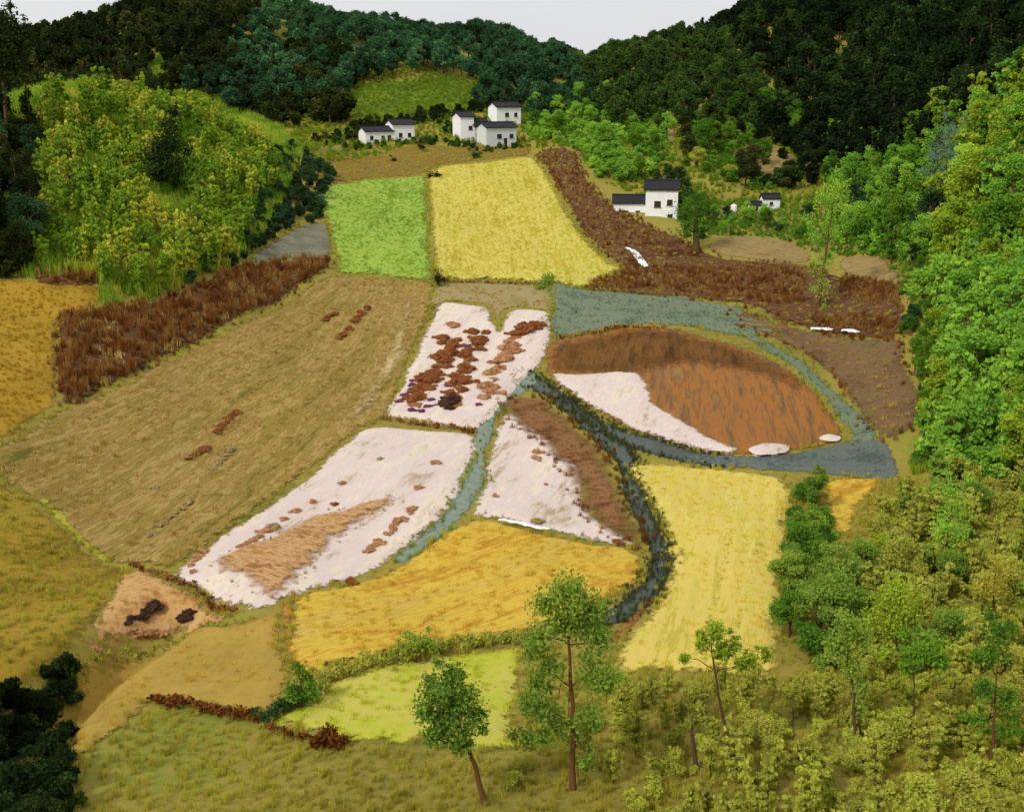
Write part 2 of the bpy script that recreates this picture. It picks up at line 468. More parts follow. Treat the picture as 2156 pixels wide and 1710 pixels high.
def water(name, c, rough=0.18):
    m, n, l = nt(name)
    out = n.new('ShaderNodeOutputMaterial'); bs = n.new('ShaderNodeBsdfPrincipled')
    geo = n.new('ShaderNodeNewGeometry')
    a = n.new('ShaderNodeTexNoise'); a.inputs['Scale'].default_value = 1.2; a.inputs['Detail'].default_value = 5
    l.new(geo.outputs['Position'], a.inputs['Vector'])
    r = ramp(n, [(0.3, c[0]), (0.7, c[1])]); l.new(a.outputs['Fac'], r.inputs[0]); l.new(r.outputs[0], bs.inputs['Base Color'])
    bs.inputs['Roughness'].default_value = rough; bs.inputs['IOR'].default_value = 1.33
    bp = n.new('ShaderNodeBump'); bp.inputs['Strength'].default_value = 0.12; bp.inputs['Distance'].default_value = 0.05
    l.new(a.outputs['Fac'], bp.inputs['Height']); l.new(bp.outputs[0], bs.inputs['Normal'])
    l.new(bs.outputs[0], out.inputs['Surface'])
    return m
M['ditch'] = water('still_grey_water', (S(44, 52, 42), S(68, 80, 68)), 0.32)
M['brook'] = water('pale_teal_water', (S(92, 110, 92), S(124, 140, 118)), 0.14)
M['dark_water'] = water('dark_gully_water', (S(14, 14, 10), S(26, 26, 18)), 0.25)

# left of the valley
field('ochre', 'field', 'ochre rough grass at the left edge below the hillside', [(-260, 600), (-60, 590), (80, 592), (205, 606), (215, 640), (150, 670), (122, 700), (118, 850), (60, 890), (-10, 930), (-260, 1000)], M['ochre'], 0.8, 0.08)
field('tan', 'field', 'broad tan stubble field sloping down in long streaks', [(700, 582), (800, 588), (905, 596), (915, 625), (880, 720), (845, 800), (815, 880), (775, 898), (700, 950), (600, 1030), (500, 1105), (420, 1160), (360, 1195), (290, 1190), (225, 1180), (120, 1090), (20, 1020), (-140, 960), (0, 935), (120, 866), (250, 815), (400, 740), (560, 660), (650, 600)], M['tan'], 0.55, 0.14, (A_tan, 2.4, 0.16))
field('dryA', 'path', 'pale dry strip along the right side of the tan field', ribbon([(862, 640), (848, 700), (820, 770), (780, 840), (740, 880)], [20, 30, 34, 34, 24]), M['dry'], 0.4, 0.34, None, 0.4, 0.02, floor=0.3)
field('bank', 'field', 'long reddish brown bank of dry reeds above the tan field', [(122, 690), (150, 664), (230, 650), (330, 635), (420, 600), (520, 562), (620, 548), (690, 545), (692, 562), (640, 596), (540, 652), (400, 728), (270, 795), (165, 852), (122, 838)], M['brown'], 0.6, 0.5, None, 0.4, 0.10)
field('oldbank', 'field', 'short brown strip of bare earth under the left hillside', [(78, 585), (130, 578), (210, 582), (206, 604), (140, 606), (82, 600)], M['brown'], 0.6, 0.3, None, 0.3, 0.08)
field('roadpatch', 'road', 'grey earth road end between the dark bushes and the green field', [(520, 562), (560, 520), (630, 478), (680, 470), (698, 500), (694, 545), (640, 545), (570, 552)], M['road'], 0.7, 0.22)
field('olive', 'field', 'olive grass slope below the tan field at the left', [(-200, 985), (20, 1030), (120, 1098), (225, 1190), (262, 1205), (215, 1290), (165, 1350), (110, 1400), (40, 1450), (-120, 1500)], M['olive'], 0.6, 0.10)
# middle
field('green', 'field', 'bright green crop field beside the yellow one', [(690, 480), (672, 430), (690, 392), (760, 382), (830, 378), (895, 374), (902, 450), (905, 520), (915, 580), (880, 592), (800, 582), (720, 576), (702, 540)], M['green'], 0.6, 0.25, (A_yel, 1.3, 0.10))
field('yellow', 'field', 'yellow crop field below the white houses', [(900, 372), (935, 352), (1020, 344), (1110, 334), (1140, 350), (1180, 420), (1230, 500), (1285, 555), (1310, 568), (1262, 592), (1232, 608), (1150, 596), (1040, 590), (930, 586), (912, 540), (905, 450)], M['yellow'], 0.5, 0.3, (A_yel, 1.4, 0.16))
field('terrace', 'field', 'olive brown terrace below the long white house', [(612, 352), (640, 338), (720, 330), (820, 318), (900, 305), (960, 312), (1100, 308), (1110, 328), (1020, 338), (930, 346), (890, 366), (800, 374), (700, 382), (630, 380)], M['terrace'], 0.8, 0.12)
field('meadow', 'field', 'olive green meadow on the hill behind the white houses', [(735, 240), (725, 205), (760, 182), (850, 172), (950, 165), (1010, 178), (1018, 210), (990, 238), (900, 252), (800, 258)], M['meadow'], 1.2, 0.1)
field('brownR', 'field', 'wide dark brown ploughed field right of the yellow crop', [(1132, 326), (1160, 314), (1210, 320), (1225, 360), (1260, 410), (1320, 455), (1400, 490), (1440, 505), (1480, 530), (1560, 548), (1700, 560), (1780, 585), (1895, 600), (1900, 650), (1890, 705), (1700, 690), (1640, 676), (1600, 650), (1480, 632), (1360, 622), (1240, 612), (1262, 595), (1318, 568), (1290, 552), (1235, 496), (1185, 415), (1145, 348)], M['brown'], 0.55, 0.18, (direction((1300, 600), (1600, 600)), 1.6, 0.14), 0.4, 0.06)
field('dull', 'field', 'dull brown fallow field right of the curved paddy', [(1560, 645), (1640, 680), (1700, 696), (1890, 712), (1900, 760), (1935, 830), (1930, 890), (1880, 925), (1850, 915), (1800, 860), (1760, 800), (1690, 742), (1640, 720), (1560, 690)], M['dull'], 0.6, 0.08, (direction((1700, 760), (1880, 770)), 1.8, 0.10))
for k, (lab, pp) in enumerate([('bare tan earth left of the tall thin tree', [(1490, 520), (1540, 500), (1620, 502), (1690, 525), (1700, 552), (1600, 548), (1520, 538)]),
                               ('bare tan earth right of the tall thin tree', [(1768, 548), (1800, 540), (1860, 548), (1895, 580), (1892, 602), (1830, 590), (1776, 572)]),
                               ('bare tan earth on the hillside above the small shed', [(1405, 208), (1500, 196), (1500, 226), (1420, 242), (1425, 292), (1402, 300)]),
                               ('bare tan earth among the trees behind the shed', [(1560, 330), (1600, 308), (1660, 320), (1680, 372), (1620, 388)])]):
    field('patch%d' % k, 'field', lab, pp, M['patch'], 0.8, 0.26)
field('tealU', 'path', 'grey green grass path along the top of the curved paddy', [(1165, 590), (1240, 612), (1360, 620), (1480, 634), (1560, 650), (1625, 684), (1630, 705), (1560, 708), (1480, 694), (1400, 684), (1330, 684), (1170, 712), (1160, 650)], M['teal'], 0.6, 0.10)
field('tealR', 'path', 'narrow grey green path along the right of the curved paddy', ribbon([(1560, 702), (1640, 745), (1700, 785), (1745, 830), (1790, 880), (1830, 930)], [10, 18, 22, 26, 40, 60]), M['teal'], 0.5, 0.12)
field('greyR', 'road', 'grey road below the curved paddy at the right', [(1440, 950), (1520, 958), (1600, 962), (1700, 948), (1780, 930), (1850, 925), (1880, 945), (1885, 1005), (1780, 1004), (1660, 995), (1540, 985), (1440, 975)], M['greyroad'], 0.5, 0.14)
field('paddy', 'field', 'curved orange brown paddy field', [(1158, 725), (1200, 712), (1330, 688), (1400, 692), (1500, 716), (1600, 748), (1690, 800), (1745, 860), (1770, 920), (1690, 948), (1600, 958), (1520, 956), (1400, 932), (1300, 896), (1220, 845), (1150, 785)], M['paddy'], 0.45, 0.22, (A_pad, 1.5, 0.03), 0.3, 0.012)
field('paddytop', 'field', 'darker wet mud along the top and left of the curved paddy', [(1156, 728), (1200, 714), (1330, 690), (1400, 694), (1500, 718), (1600, 750), (1690, 802), (1720, 835), (1640, 815), (1540, 790), (1440, 775), (1380, 785), (1340, 800), (1240, 800), (1150, 788)], M['paddytop'], 0.5, 0.27, None, 0.4, 0.0, floor=0.25)
field('paddywhite', 'field', 'white clay shore along the lower edge of the curved paddy', [(1162, 790), (1240, 792), (1300, 786), (1345, 788), (1366, 815), (1372, 852), (1400, 868), (1450, 898), (1500, 926), (1550, 950), (1530, 958), (1440, 944), (1340, 912), (1270, 876), (1205, 832)], M['white'], 0.45, 0.42, floor=0.25)
field('whitebit', 'field', 'small white clay patch at the foot of the curved paddy', [(1572, 952), (1610, 938), (1662, 942), (1656, 958), (1600, 964)], M['whitesmall'], 0.35, 0.42, None, 0.1, floor=0.25)
field('whitebit2', 'field', 'small white clay patch at the right end of the curved paddy', [(1722, 930), (1740, 918), (1772, 922), (1768, 934)], M['whitesmall'], 0.35, 0.42, None, 0.1, floor=0.25)
field('upwhite', 'field', 'upper white clay field set with rows of brown earth heaps', [(922, 648), (945, 638), (1025, 648), (1040, 680), (1052, 700), (1066, 662), (1100, 652), (1160, 662), (1152, 740), (1120, 790), (1078, 838), (1040, 876), (998, 908), (900, 890), (812, 874), (850, 800), (885, 720)], M['white'], 0.4, 0.30, (direction((880, 850), (1000, 680)), 1.7, 0.07), 0.25, 0.018)
field('fallow', 'field', 'khaki fallow ground above the upper white clay field', [(925, 598), (1040, 596), (1150, 602), (1160, 655), (1100, 646), (1062, 655), (1052, 690), (1042, 668), (1026, 642), (945, 632), (905, 650), (905, 620)], soil('khaki_fallow', [S(140, 128, 76, KF), S(160, 142, 96, KF), S(150, 140, 90, KF)], 0.2, 2.0), 0.6, 0.16)
field('lowwhite', 'field', 'long lower white clay field with a straw strip', [(778, 900), (880, 905), (1000, 922), (985, 990), (965, 1045), (905, 1115), (830, 1175), (740, 1222), (620, 1256), (545, 1288), (490, 1278), (430, 1245), (365, 1212), (440, 1150), (540, 1085), (640, 1015), (715, 945)], M['white'], 0.4, 0.22, (A_low, 1.8, 0.07), 0.25, 0.018)
field('straw', 'field', 'strip of straw coloured tilled earth on the lower white field', [(440, 1195), (490, 1162), (560, 1140), (640, 1095), (690, 1082), (760, 1065), (822, 1045), (815, 1072), (740, 1120), (690, 1178), (630, 1228), (590, 1262), (545, 1262), (520, 1238), (500, 1220)], M['straw'], 0.35, 0.40, (A_low, 1.3, 0.14), 0.5, 0.05, floor=0.26)
field('midwhite', 'field', 'white clay field between the two streams', [(1072, 866), (1125, 900), (1180, 940), (1222, 985), (1238, 1070), (1290, 1115), (1345, 1150), (1240, 1138), (1160, 1122), (1080, 1100), (1000, 1088), (1015, 1030), (1032, 960), (1048, 900)], M['white'], 0.4, 0.20, (direction((1060, 1080), (1110, 920)), 1.7, 0.06), 0.25, 0.018)
field('midbrown', 'field', 'brown earth bank curving round the white field', [(1056, 856), (1090, 834), (1150, 844), (1212, 888), (1268, 950), (1304, 1010), (1330, 1080), (1364, 1152), (1320, 1146), (1262, 1118), (1212, 1082), (1196, 1010), (1150, 950), (1100, 910), (1066, 884)], soil('warm_brown_bank', [S(98, 58, 26, KF), S(126, 82, 42, KF), S(144, 106, 66, KF), S(112, 70, 32, KF)], 0.3, 2.0, bump=0.5, fine_amt=0.5, feather=3.0), 0.4, 0.32, None, 0.4, 0.03, floor=0.24)
field('gold', 'field', 'golden yellow crop field below the white clay', [(618, 1262), (740, 1228), (850, 1180), (940, 1120), (1000, 1096), (1080, 1106), (1170, 1130), (1260, 1146), (1335, 1160), (1345, 1225), (1290, 1262), (1180, 1300), (1085, 1335), (980, 1352), (880, 1368), (780, 1388), (690, 1412), (622, 1432), (606, 1360)], M['gold'], 0.45, 0.20, (direction((700, 1330), (1200, 1180)), 1.2, 0.10))
field('paleY', 'field', 'pale yellow striped crop field beside the stream', [(1322, 985), (1400, 978), (1520, 990), (1655, 1008), (1665, 1100), (1655, 1200), (1645, 1300), (1635, 1420), (1520, 1425), (1400, 1420), (1290, 1415), (1310, 1350), (1370, 1270), (1408, 1190), (1395, 1110), (1350, 1040)], M['paleyellow'], 0.45, 0.20, (A_pale, 1.5, 0.12))
field('smallY', 'field', 'small ochre yellow field behind the trees', [(1735, 1012), (1790, 1006), (1860, 1010), (1840, 1050), (1805, 1080), (1798, 1115), (1750, 1130), (1742, 1070)], M['gold'], 0.45, 0.22)
# front
field('sand', 'field', 'small sandy plot with dark heaps', [(262, 1205), (305, 1200), (380, 1235), (440, 1268), (492, 1300), (455, 1325), (380, 1345), (280, 1368), (190, 1382), (188, 1330), (215, 1275), (240, 1225)], M['sand'], 0.4, 0.24, None, 0.2, 0.04)
field('mustard', 'field', 'mustard coloured field in front of the sandy plot', [(170, 1400), (280, 1376), (390, 1350), (490, 1318), (590, 1290), (600, 1350), (608, 1440), (570, 1500), (548, 1516), (440, 1492), (335, 1476), (270, 1530), (190, 1590), (140, 1625), (140, 1540), (150, 1450)], M['mustard'], 0.4, 0.22, None, 0.25)
field('lime', 'field', 'lime yellow crop field in the foreground', [(566, 1524), (630, 1480), (690, 1440), (770, 1410), (870, 1392), (980, 1372), (1105, 1366), (1105, 1440), (1095, 1530), (1088, 1585), (960, 1575), (840, 1568), (740, 1565), (650, 1545)], M['lime'], 0.35, 0.16, (direction((600, 1500), (1000, 1380)), 1.1, 0.07))
field('orange', 'path', 'short orange earth path between the mustard and golden fields', ribbon([(604, 1265), (606, 1320), (614, 1380), (622, 1430)], [26, 24, 22, 18]), soil('orange_earth', [S(168, 116, 46, KF), S(186, 134, 56, KF)], 0.3, 2), 0.35, 0.30, None, 0.12)
field('streak', 'path', 'yellow green grass path crossing the olive slope', ribbon([(66, 1022), (120, 1082), (175, 1136), (232, 1190)], [16, 24, 26, 18]), soil('yellow_green_grass', [S(142, 148, 36, KF), S(172, 172, 60, KF)], 0.3, 2, feather=0.8), 0.4, 0.34, None, 0.2)
# streams
field('streamA', 'stream', 'dark stream running down from the white shore to the pale yellow field', ribbon([(1085, 795), (1130, 808), (1190, 850), (1250, 905), (1310, 955), (1330, 1020), (1350, 1080), (1385, 1150), (1390, 1200), (1360, 1250), (1310, 1290), (1270, 1305)], [24, 28, 26, 28, 36, 40, 36, 36, 42, 44, 32, 24]), M['ditch'], 0.5, 0.10, None, 0.2, 0.0)
field('streamB', 'stream', 'dark ditch along the lower edge of the curved paddy', ribbon([(1190, 842), (1260, 892), (1340, 930), (1430, 955), (1520, 970)], [14, 22, 30, 32, 28]), M['ditch'], 0.5, 0.13, None, 0.2, 0.0)
field('streamC', 'stream', 'pale teal brook between the white fields', ribbon([(1120, 790), (1065, 830), (1030, 885), (1012, 950), (998, 1020), (965, 1075), (910, 1125), (840, 1180)], [40, 34, 30, 28, 34, 36, 32, 22]), M['brook'], 0.45, 0.16, None, 0.35, 0.0)
field('gully', 'gully', 'deep gully at the lower left with its black shade painted in', [(164, 1366), (170, 1390), (150, 1440), (142, 1520), (136, 1640), (116, 1770), (-200, 1770), (-200, 1540), (0, 1492), (70, 1462), (125, 1410)], soil('painted_gully_shade', [S(14, 13, 8), S(30, 27, 16), S(44, 36, 18)], 0.2, 2.0), 0.5, 0.08, None, 0.2, 0.0)  # the black ground colour stands in for the gully's deep shade
field('redearth', 'path', 'short red earth track beside the stream mouth', ribbon([(1290, 1345), (1330, 1310), (1372, 1262)], [20, 24, 14]), soil('red_earth', [S(146, 92, 48, KF), S(164, 106, 56, KF)], 0.3, 2), 0.4, 0.26, None, 0.1)

# ------------------------------------------------------------------ mesh makers
def mesh_from(name, V, Fc, tint=None, mat=None, smooth=False):
    me = bpy.data.meshes.new(name)
    V = np.asarray(V, np.float32); 
    me.from_pydata(V.tolist(), [], [tuple(int(i) for i in f) for f in Fc])
    if tint is not None:
        a = me.attributes.new('tint', 'FLOAT', 'POINT')
        a.data.foreach_set('value', np.asarray(tint, np.float32))
    if smooth: me.polygons.foreach_set('use_smooth', [True] * len(me.polygons))
    if mat: me.materials.append(mat)
    return me

def leaf_arrays(P, size, rng, tint, up=0.35, droop=0.0, vert=1.0):
    """one small pointed leaf or leaf spray for each point"""
    n = len(P)
    a = rng.normal(size=(n, 3)); a[:, 2] = a[:, 2] * vert - droop
    a /= np.linalg.norm(a, axis=1)[:, None] + 1e-9
    b = rng.normal(size=(n, 3)); b[:, 2] += up
    b -= (b * a).sum(1)[:, None] * a
    b /= np.linalg.norm(b, axis=1)[:, None] + 1e-9
    s = size * rng.uniform(0.6, 1.4, (n, 1))
    w = s * rng.uniform(0.28, 0.5, (n, 1))
    V = np.stack([P - a * s * 0.5, P + b * w, P + a * s * 0.6, P - b * w], 1).reshape(-1, 3)
    Fc = (np.arange(n)[:, None] * 4 + np.arange(4)[None, :])
    return V, Fc, np.repeat(tint, 4)

def clumps(C, R, n, rng, flat=0.85, shell=0.5):
    """points spread through soft clumps: more of them towards each clump's outside"""
    C = np.asarray(C); R = np.asarray(R)
    w = R ** 2.0; w = w / w.sum()
    k = rng.choice(len(C), n, p=w)
    d = rng.normal(size=(n, 3)); d /= np.linalg.norm(d, axis=1)[:, None]
    r = rng.uniform(0, 1, (n, 1)) ** shell
    P = C[k] + d * r * R[k][:, None] * np.array([1, 1, flat]) * rng.uniform(0.8, 1.12, (n, 1))
    ct = rng.uniform(0, 1, len(C))
    return P, np.clip(0.55 * ct[k] + 0.45 * rng.uniform(0, 1, n), 0, 1)

def tube(pts, rad, sides=6):
    """tapered bent limb"""
    V, Fc = [], []
    for i, p in enumerate(pts):
        p = Vector(p)
        t = (Vector(pts[min(i + 1, len(pts) - 1)]) - Vector(pts[max(i - 1, 0)])).normalized()
        x = t.orthogonal().normalized(); y = t.cross(x)
        if i == 0: x0 = x
        else:
            x = (x0 - t * x0.dot(t)).normalized(); y = t.cross(x); x0 = x
        for j in range(sides):
            a = 2 * math.pi * j / sides
            V.append(p + (x * math.cos(a) + y * math.sin(a)) * rad[i])
    for i in range(len(pts) - 1):
        for j in range(sides):
            q = (j + 1) % sides
            Fc.append((i * sides + j, i * sides + q, (i + 1) * sides + q, (i + 1) * sides + j))
    Fc.append(tuple(range((len(pts) - 1) * sides, len(pts) * sides)))
    return V, Fc

def join(parts):
    V, Fc = [], []
    for v, f in parts:
        o = len(V); V.extend([tuple(q) for q in v]); Fc.extend([tuple(i + o for i in g) for g in f])
    return V, Fc

def limb(a, b, r0, r1, rng, n=5, bend=0.08, sides=5):
    a, b = np.array(a, float), np.array(b, float)
    L = np.linalg.norm(b - a); off = rng.normal(size=3) * bend * L
    pts, rad = [], []
    for i in range(n + 1):
        t = i / n
        pts.append(tuple(a + (b - a) * t + off * math.sin(math.pi * t) + rng.normal(size=3) * bend * 0.15 * L * (0 < i < n)))
        rad.append(r0 + (r1 - r0) * t)
    return tube(pts, rad, sides)

def tree_meshes(name, seed, kind, nleaf, leafsize):
    """a tree one metre tall (scaled when it is planted): trunk mesh, crown mesh"""
    rng = np.random.default_rng(seed)
    C, R = [], []
    if kind == 'broad':
        K, w, z0, z1 = 15, 0.30, 0.34, 0.86
        for i in range(K):
            a = rng.uniform(0, 6.28); zz = rng.uniform(z0, z1); q = math.sin(math.pi * (0.18 + 0.75 * (zz - z0) / (z1 - z0)))
            r = w * q * rng.uniform(0.35, 1.0)
            C.append((r * math.cos(a), r * math.sin(a), zz)); R.append(rng.uniform(0.09, 0.17))
        top = 0.72; th = 0.022
    elif kind == 'tall':
        K = 16
        for i in range(K):
            zz = 0.25 + 0.68 * (i + rng.uniform(0, 1)) / K; a = rng.uniform(0, 6.28)
            r = 0.15 * math.sin(math.pi * (0.15 + 0.75 * (zz - 0.25) / 0.7)) * rng.uniform(0.3, 1)
            C.append((r * math.cos(a), r * math.sin(a), zz)); R.append(rng.uniform(0.06, 0.12))
        top = 0.9; th = 0.014
    elif kind == 'conifer':
        for i in range(26):
            zz = 0.10 + 0.84 * i / 26; a = rng.uniform(0, 6.28)
            r = 0.20 * (1 - zz) ** 0.8 * rng.uniform(0.2, 1)
            C.append((r * math.cos(a), r * math.sin(a), zz)); R.append(0.05 + 0.09 * (1 - zz))
        top = 0.93; th = 0.018
    elif kind == 'plume':                    # many upright wands, feathery and narrow
        K = 44
        for i in range(11):
            a = rng.uniform(0, 6.28); r0 = 0.10 * rng.uniform(0, 1); top_ = rng.uniform(0.6, 0.97); r1 = r0 + rng.uniform(0.02, 0.16)
            for t in (0.3, 0.55, 0.78, 1.0):
                rr = r0 + (r1 - r0) * t * t
                C.append((rr * math.cos(a), rr * math.sin(a), top_ * t)); R.append(0.045 + 0.03 * (1 - t))
        top = 0.8; th = 0.010
    elif kind == 'wispy':
        K = 10
        for i in range(K):
            a = rng.uniform(0, 6.28); zz = rng.uniform(0.5, 0.95); r = 0.22 * rng.uniform(0.1, 1)
            C.append((r * math.cos(a), r * math.sin(a), zz)); R.append(rng.uniform(0.05, 0.11))
        top = 0.85; th = 0.013
    else:                                    # bush
        K = 12
        for i in range(K):
            a = rng.uniform(0, 6.28); zz = rng.uniform(0.18, 0.78); r = 0.42 * rng.uniform(0.1, 1) * (1.05 - 0.6 * zz)
            C.append((r * math.cos(a), r * math.sin(a), zz)); R.append(rng.uniform(0.14, 0.24))
        top = 0.6; th = 0.02
    P, t = clumps(C, R, nleaf, rng)
    P[:, 2] = np.maximum(P[:, 2], 0.03)
    V, Fc, T = leaf_arrays(P, leafsize, rng, t, vert=3.0 if kind == 'plume' else 1.0)
    cr = mesh_from(name + '_crown', V, Fc, T)
    lean = rng.normal(size=2) * 0.05
    def ax(z): return np.array([lean[0] * z * z, lean[1] * z * z, z])
    parts = []
    pts = [tuple(ax(z) + np.array([rng.normal() * 0.008, rng.normal() * 0.008, 0])) for z in np.linspace(-0.03, top, 8)]
    parts.append(tube(pts, [th * (1.25 - 1.05 * i / 7) for i in range(8)], 7))
    for c, r in zip(C, R):
        z = min(top * 0.95, max(0.12, c[2] - rng.uniform(0.12, 0.25)))
        parts.append(limb(ax(z), c, th * 0.42, th * 0.10, rng, 3, 0.08, 4))
    V, Fc = join(parts)
    tr = mesh_from(name + '_trunk', V, Fc, smooth=True)
    return tr, cr

def grass_mesh(name, seed, n, h, spread, width, lean=0.35):
    """a tuft of bent blades"""
    rng = np.random.default_rng(seed)
    V, Fc, T = [], [], []
    for i in range(n):
        a = rng.uniform(0, 6.28); r = spread * rng.uniform(0, 1) ** 0.7
        x, y = r * math.cos(a), r * math.sin(a)
        hh = h * rng.uniform(0.5, 1.1); d = rng.uniform(0, 6.28); L = lean * hh * rng.uniform(0.2, 1.2)
        q = rng.uniform(0, 6.28); wx, wy = width * math.cos(q), width * math.sin(q)
        b = len(V)
        V += [(x - wx, y - wy, -0.05), (x + wx, y + wy, -0.05), (x + L * 0.35 * math.cos(d) + wx * .7, y + L * 0.35 * math.sin(d) + wy * .7, hh * 0.6),
              (x + L * 0.35 * math.cos(d) - wx * .7, y + L * 0.35 * math.sin(d) - wy * .7, hh * 0.6), (x + L * math.cos(d), y + L * math.sin(d), hh)]
        Fc += [(b, b + 1, b + 2, b + 3), (b + 3, b + 2, b + 4)]
        T += [rng.uniform(0, 1)] * 5
    return mesh_from(name, V, Fc, T)

# ------------------------------------------------------------------ masses of plants
def variant(me, mat):
    c = me.copy(); c.materials.clear(); c.materials.append(mat)
    return c

_coll = {}
def source(key, meshes, mat):
    """the few plants that a mass is made of"""
    k = (key, mat.name)
    if k not in _coll:
        c = bpy.data.collections.new('plants_' + key + '_' + mat.name)
        for i, ms in enumerate(meshes):
            if not isinstance(ms, (list, tuple)): ms = [ms]
            if len(ms) == 1: m2 = variant(ms[0], mat)
            else:                                # trunk + crown in one mesh with two materials
                V, Fc, T, mi = [], [], [], []
                for j, q in enumerate(ms):
                    o = len(V); V += [tuple(v.co) for v in q.vertices]; Fc += [tuple(o + x for x in p.vertices) for p in q.polygons]
                    T += ([d.value for d in q.attributes['tint'].data] if 'tint' in q.attributes else [0.5] * len(q.vertices)); mi += [j] * len(q.polygons)
                m2 = mesh_from('plant', V, Fc, T)
                m2.materials.append(M_bark); m2.materials.append(mat)
                m2.polygons.foreach_set('material_index', mi)
            ob = bpy.data.objects.new('plant_source_%02d' % i, m2)
            c.objects.link(ob)
        _coll[k] = c
    return _coll[k]

def mass(name, label, pts, scl, coll, nvar, flat_tilt=0.08, group=None):
    """one object that stands for plants nobody could count"""
    n = len(pts)
    me = bpy.data.meshes.new(name)
    me.from_pydata([tuple(p) for p in pts], [], [])
    a = me.attributes.new('scl', 'FLOAT', 'POINT'); a.data.foreach_set('value', np.asarray(scl, np.float32))
    a = me.attributes.new('idx', 'INT', 'POINT'); a.data.foreach_set('value', np.random.randint(0, nvar, n).astype(np.int32))
    rot = np.stack([np.random.normal(0, flat_tilt, n), np.random.normal(0, flat_tilt, n), np.random.uniform(0, 6.28, n)], 1).astype(np.float32)
    a = me.attributes.new('rot', 'FLOAT_VECTOR', 'POINT'); a.data.foreach_set('vector', rot.ravel())
    o = link_mesh(name, me)
    g = bpy.data.node_groups.new('scatter_' + name, 'GeometryNodeTree')
    g.interface.new_socket('Geometry', in_out='INPUT', socket_type='NodeSocketGeometry')
    g.interface.new_socket('Geometry', in_out='OUTPUT', socket_type='NodeSocketGeometry')
    N, L = g.nodes, g.links
    gi, go = N.new('NodeGroupInput'), N.new('NodeGroupOutput')
    ci = N.new('GeometryNodeCollectionInfo'); ci.inputs['Collection'].default_value = coll
    ci.inputs['Separate Children'].default_value = True; ci.inputs['Reset Children'].default_value = True
    ip = N.new('GeometryNodeInstanceOnPoints'); ip.inputs['Pick Instance'].default_value = True
    def na(nm, ty):
        q = N.new('GeometryNodeInputNamedAttribute'); q.data_type = ty; q.inputs['Name'].default_value = nm
        return q.outputs['Attribute']
    L.new(gi.outputs[0], ip.inputs['Points']); L.new(ci.outputs[0], ip.inputs['Instance'])
    L.new(na('idx', 'INT'), ip.inputs['Instance Index'])
    L.new(na('scl', 'FLOAT'), ip.inputs['Scale'])
    e2r = N.new('FunctionNodeEulerToRotation'); L.new(na('rot', 'FLOAT_VECTOR'), e2r.inputs[0]); L.new(e2r.outputs[0], ip.inputs['Rotation'])
    L.new(ip.outputs[0], go.inputs[0])
    md = o.modifiers.new('plants', 'NODES'); md.node_group = g
    return tag(o, label, kind='stuff', group=group)

def poly_points(poly, density, excl=()):
    xs = [p[0] for p in poly]; ys = [p[1] for p in poly]
    A = (max(xs) - min(xs)) * (max(ys) - min(ys))
    n = max(1, int(A * density))
    x = np.random.uniform(min(xs), max(xs), n); y = np.random.uniform(min(ys), max(ys), n)
    k = inside(x, y, poly)
    for e in excl: k &= ~inside(x, y, e)
    x, y = x[k], y[k]
    return np.stack([x, y, H(x, y)], 1)

def pix_poly(pix): return [(p.x, p.y) for p in plan(pix)]

def spaced(pts, dmin):
    out = []
    for p in pts:
        if all((p[0] - q[0]) ** 2 + (p[1] - q[1]) ** 2 > dmin * dmin for q in out): out.append(p)
    return out

M_bark = plain('bark', [S(60, 46, 30), S(98, 78, 52), S(78, 62, 42)], 6, 0.9, 0.5)
M_bark_red = plain('reddish_bark', [S(74, 48, 28), S(116, 80, 48), S(90, 60, 36)], 8, 0.9, 0.5)
KL = 1.55
KB = 2.0
LF = {}
LF['dark'] = leaf('leaf_dark', [S(16, 22, 12, KL), S(30, 40, 20, KL), S(46, 56, 24, KL), S(76, 78, 38, KL)], 0.03, 0.8)
LF['black'] = leaf('leaf_black_green', [S(12, 16, 10, KL), S(24, 34, 18, KL), S(38, 54, 26, KL), S(60, 82, 34, KL)], 0.03, 0.8)
LF['teal'] = leaf('leaf_teal', [S(22, 36, 22, KL), S(40, 66, 40, KL), S(58, 92, 58, KL), S(84, 122, 76, KL)], 0.03, 0.8)
LF['forestgreen'] = leaf('leaf_forest_green', [S(26, 38, 18, KL), S(44, 62, 28, KL), S(62, 84, 34, KL), S(84, 108, 42, KL)], 0.03, 0.8)
LF['mid'] = leaf('leaf_mid_green', [S(36, 62, 20, KB), S(62, 94, 28, KB), S(84, 116, 32, KB), S(100, 128, 40, KB)])
LF['bright'] = leaf('leaf_bright_green', [S(56, 88, 30, 2.5), S(82, 116, 38, 2.5), S(102, 132, 44, 2.5), S(120, 144, 50, 2.5)], 0.09, 0.8)
LF['yellowgreen'] = leaf('leaf_yellow_green', [S(80, 104, 26, KB), S(102, 122, 32, KB), S(124, 138, 40, KB), S(118, 146, 40, KB)])
LF['olive'] = leaf('leaf_olive', [S(82, 90, 32, 2.7), S(106, 110, 42, 2.7), S(124, 122, 50, 2.7), S(114, 126, 46, 2.7)])
LF['lightolive'] = leaf('leaf_light_olive', [S(88, 92, 38, 2.7), S(110, 110, 44, 2.7), S(126, 128, 48, 2.7), S(118, 128, 46, 2.7)])
LF['sage'] = leaf('leaf_sage', [S(66, 90, 34, KB), S(92, 116, 42, KB), S(110, 128, 48, KB), S(126, 140, 54, KB)])
LF['rust'] = leaf('reed_rust', [S(58, 32, 12, KL), S(88, 50, 20, KL), S(112, 70, 32, KL), S(132, 94, 52, KL), S(150, 124, 72, KL)], 0.3, 0.9, trans=0.15)
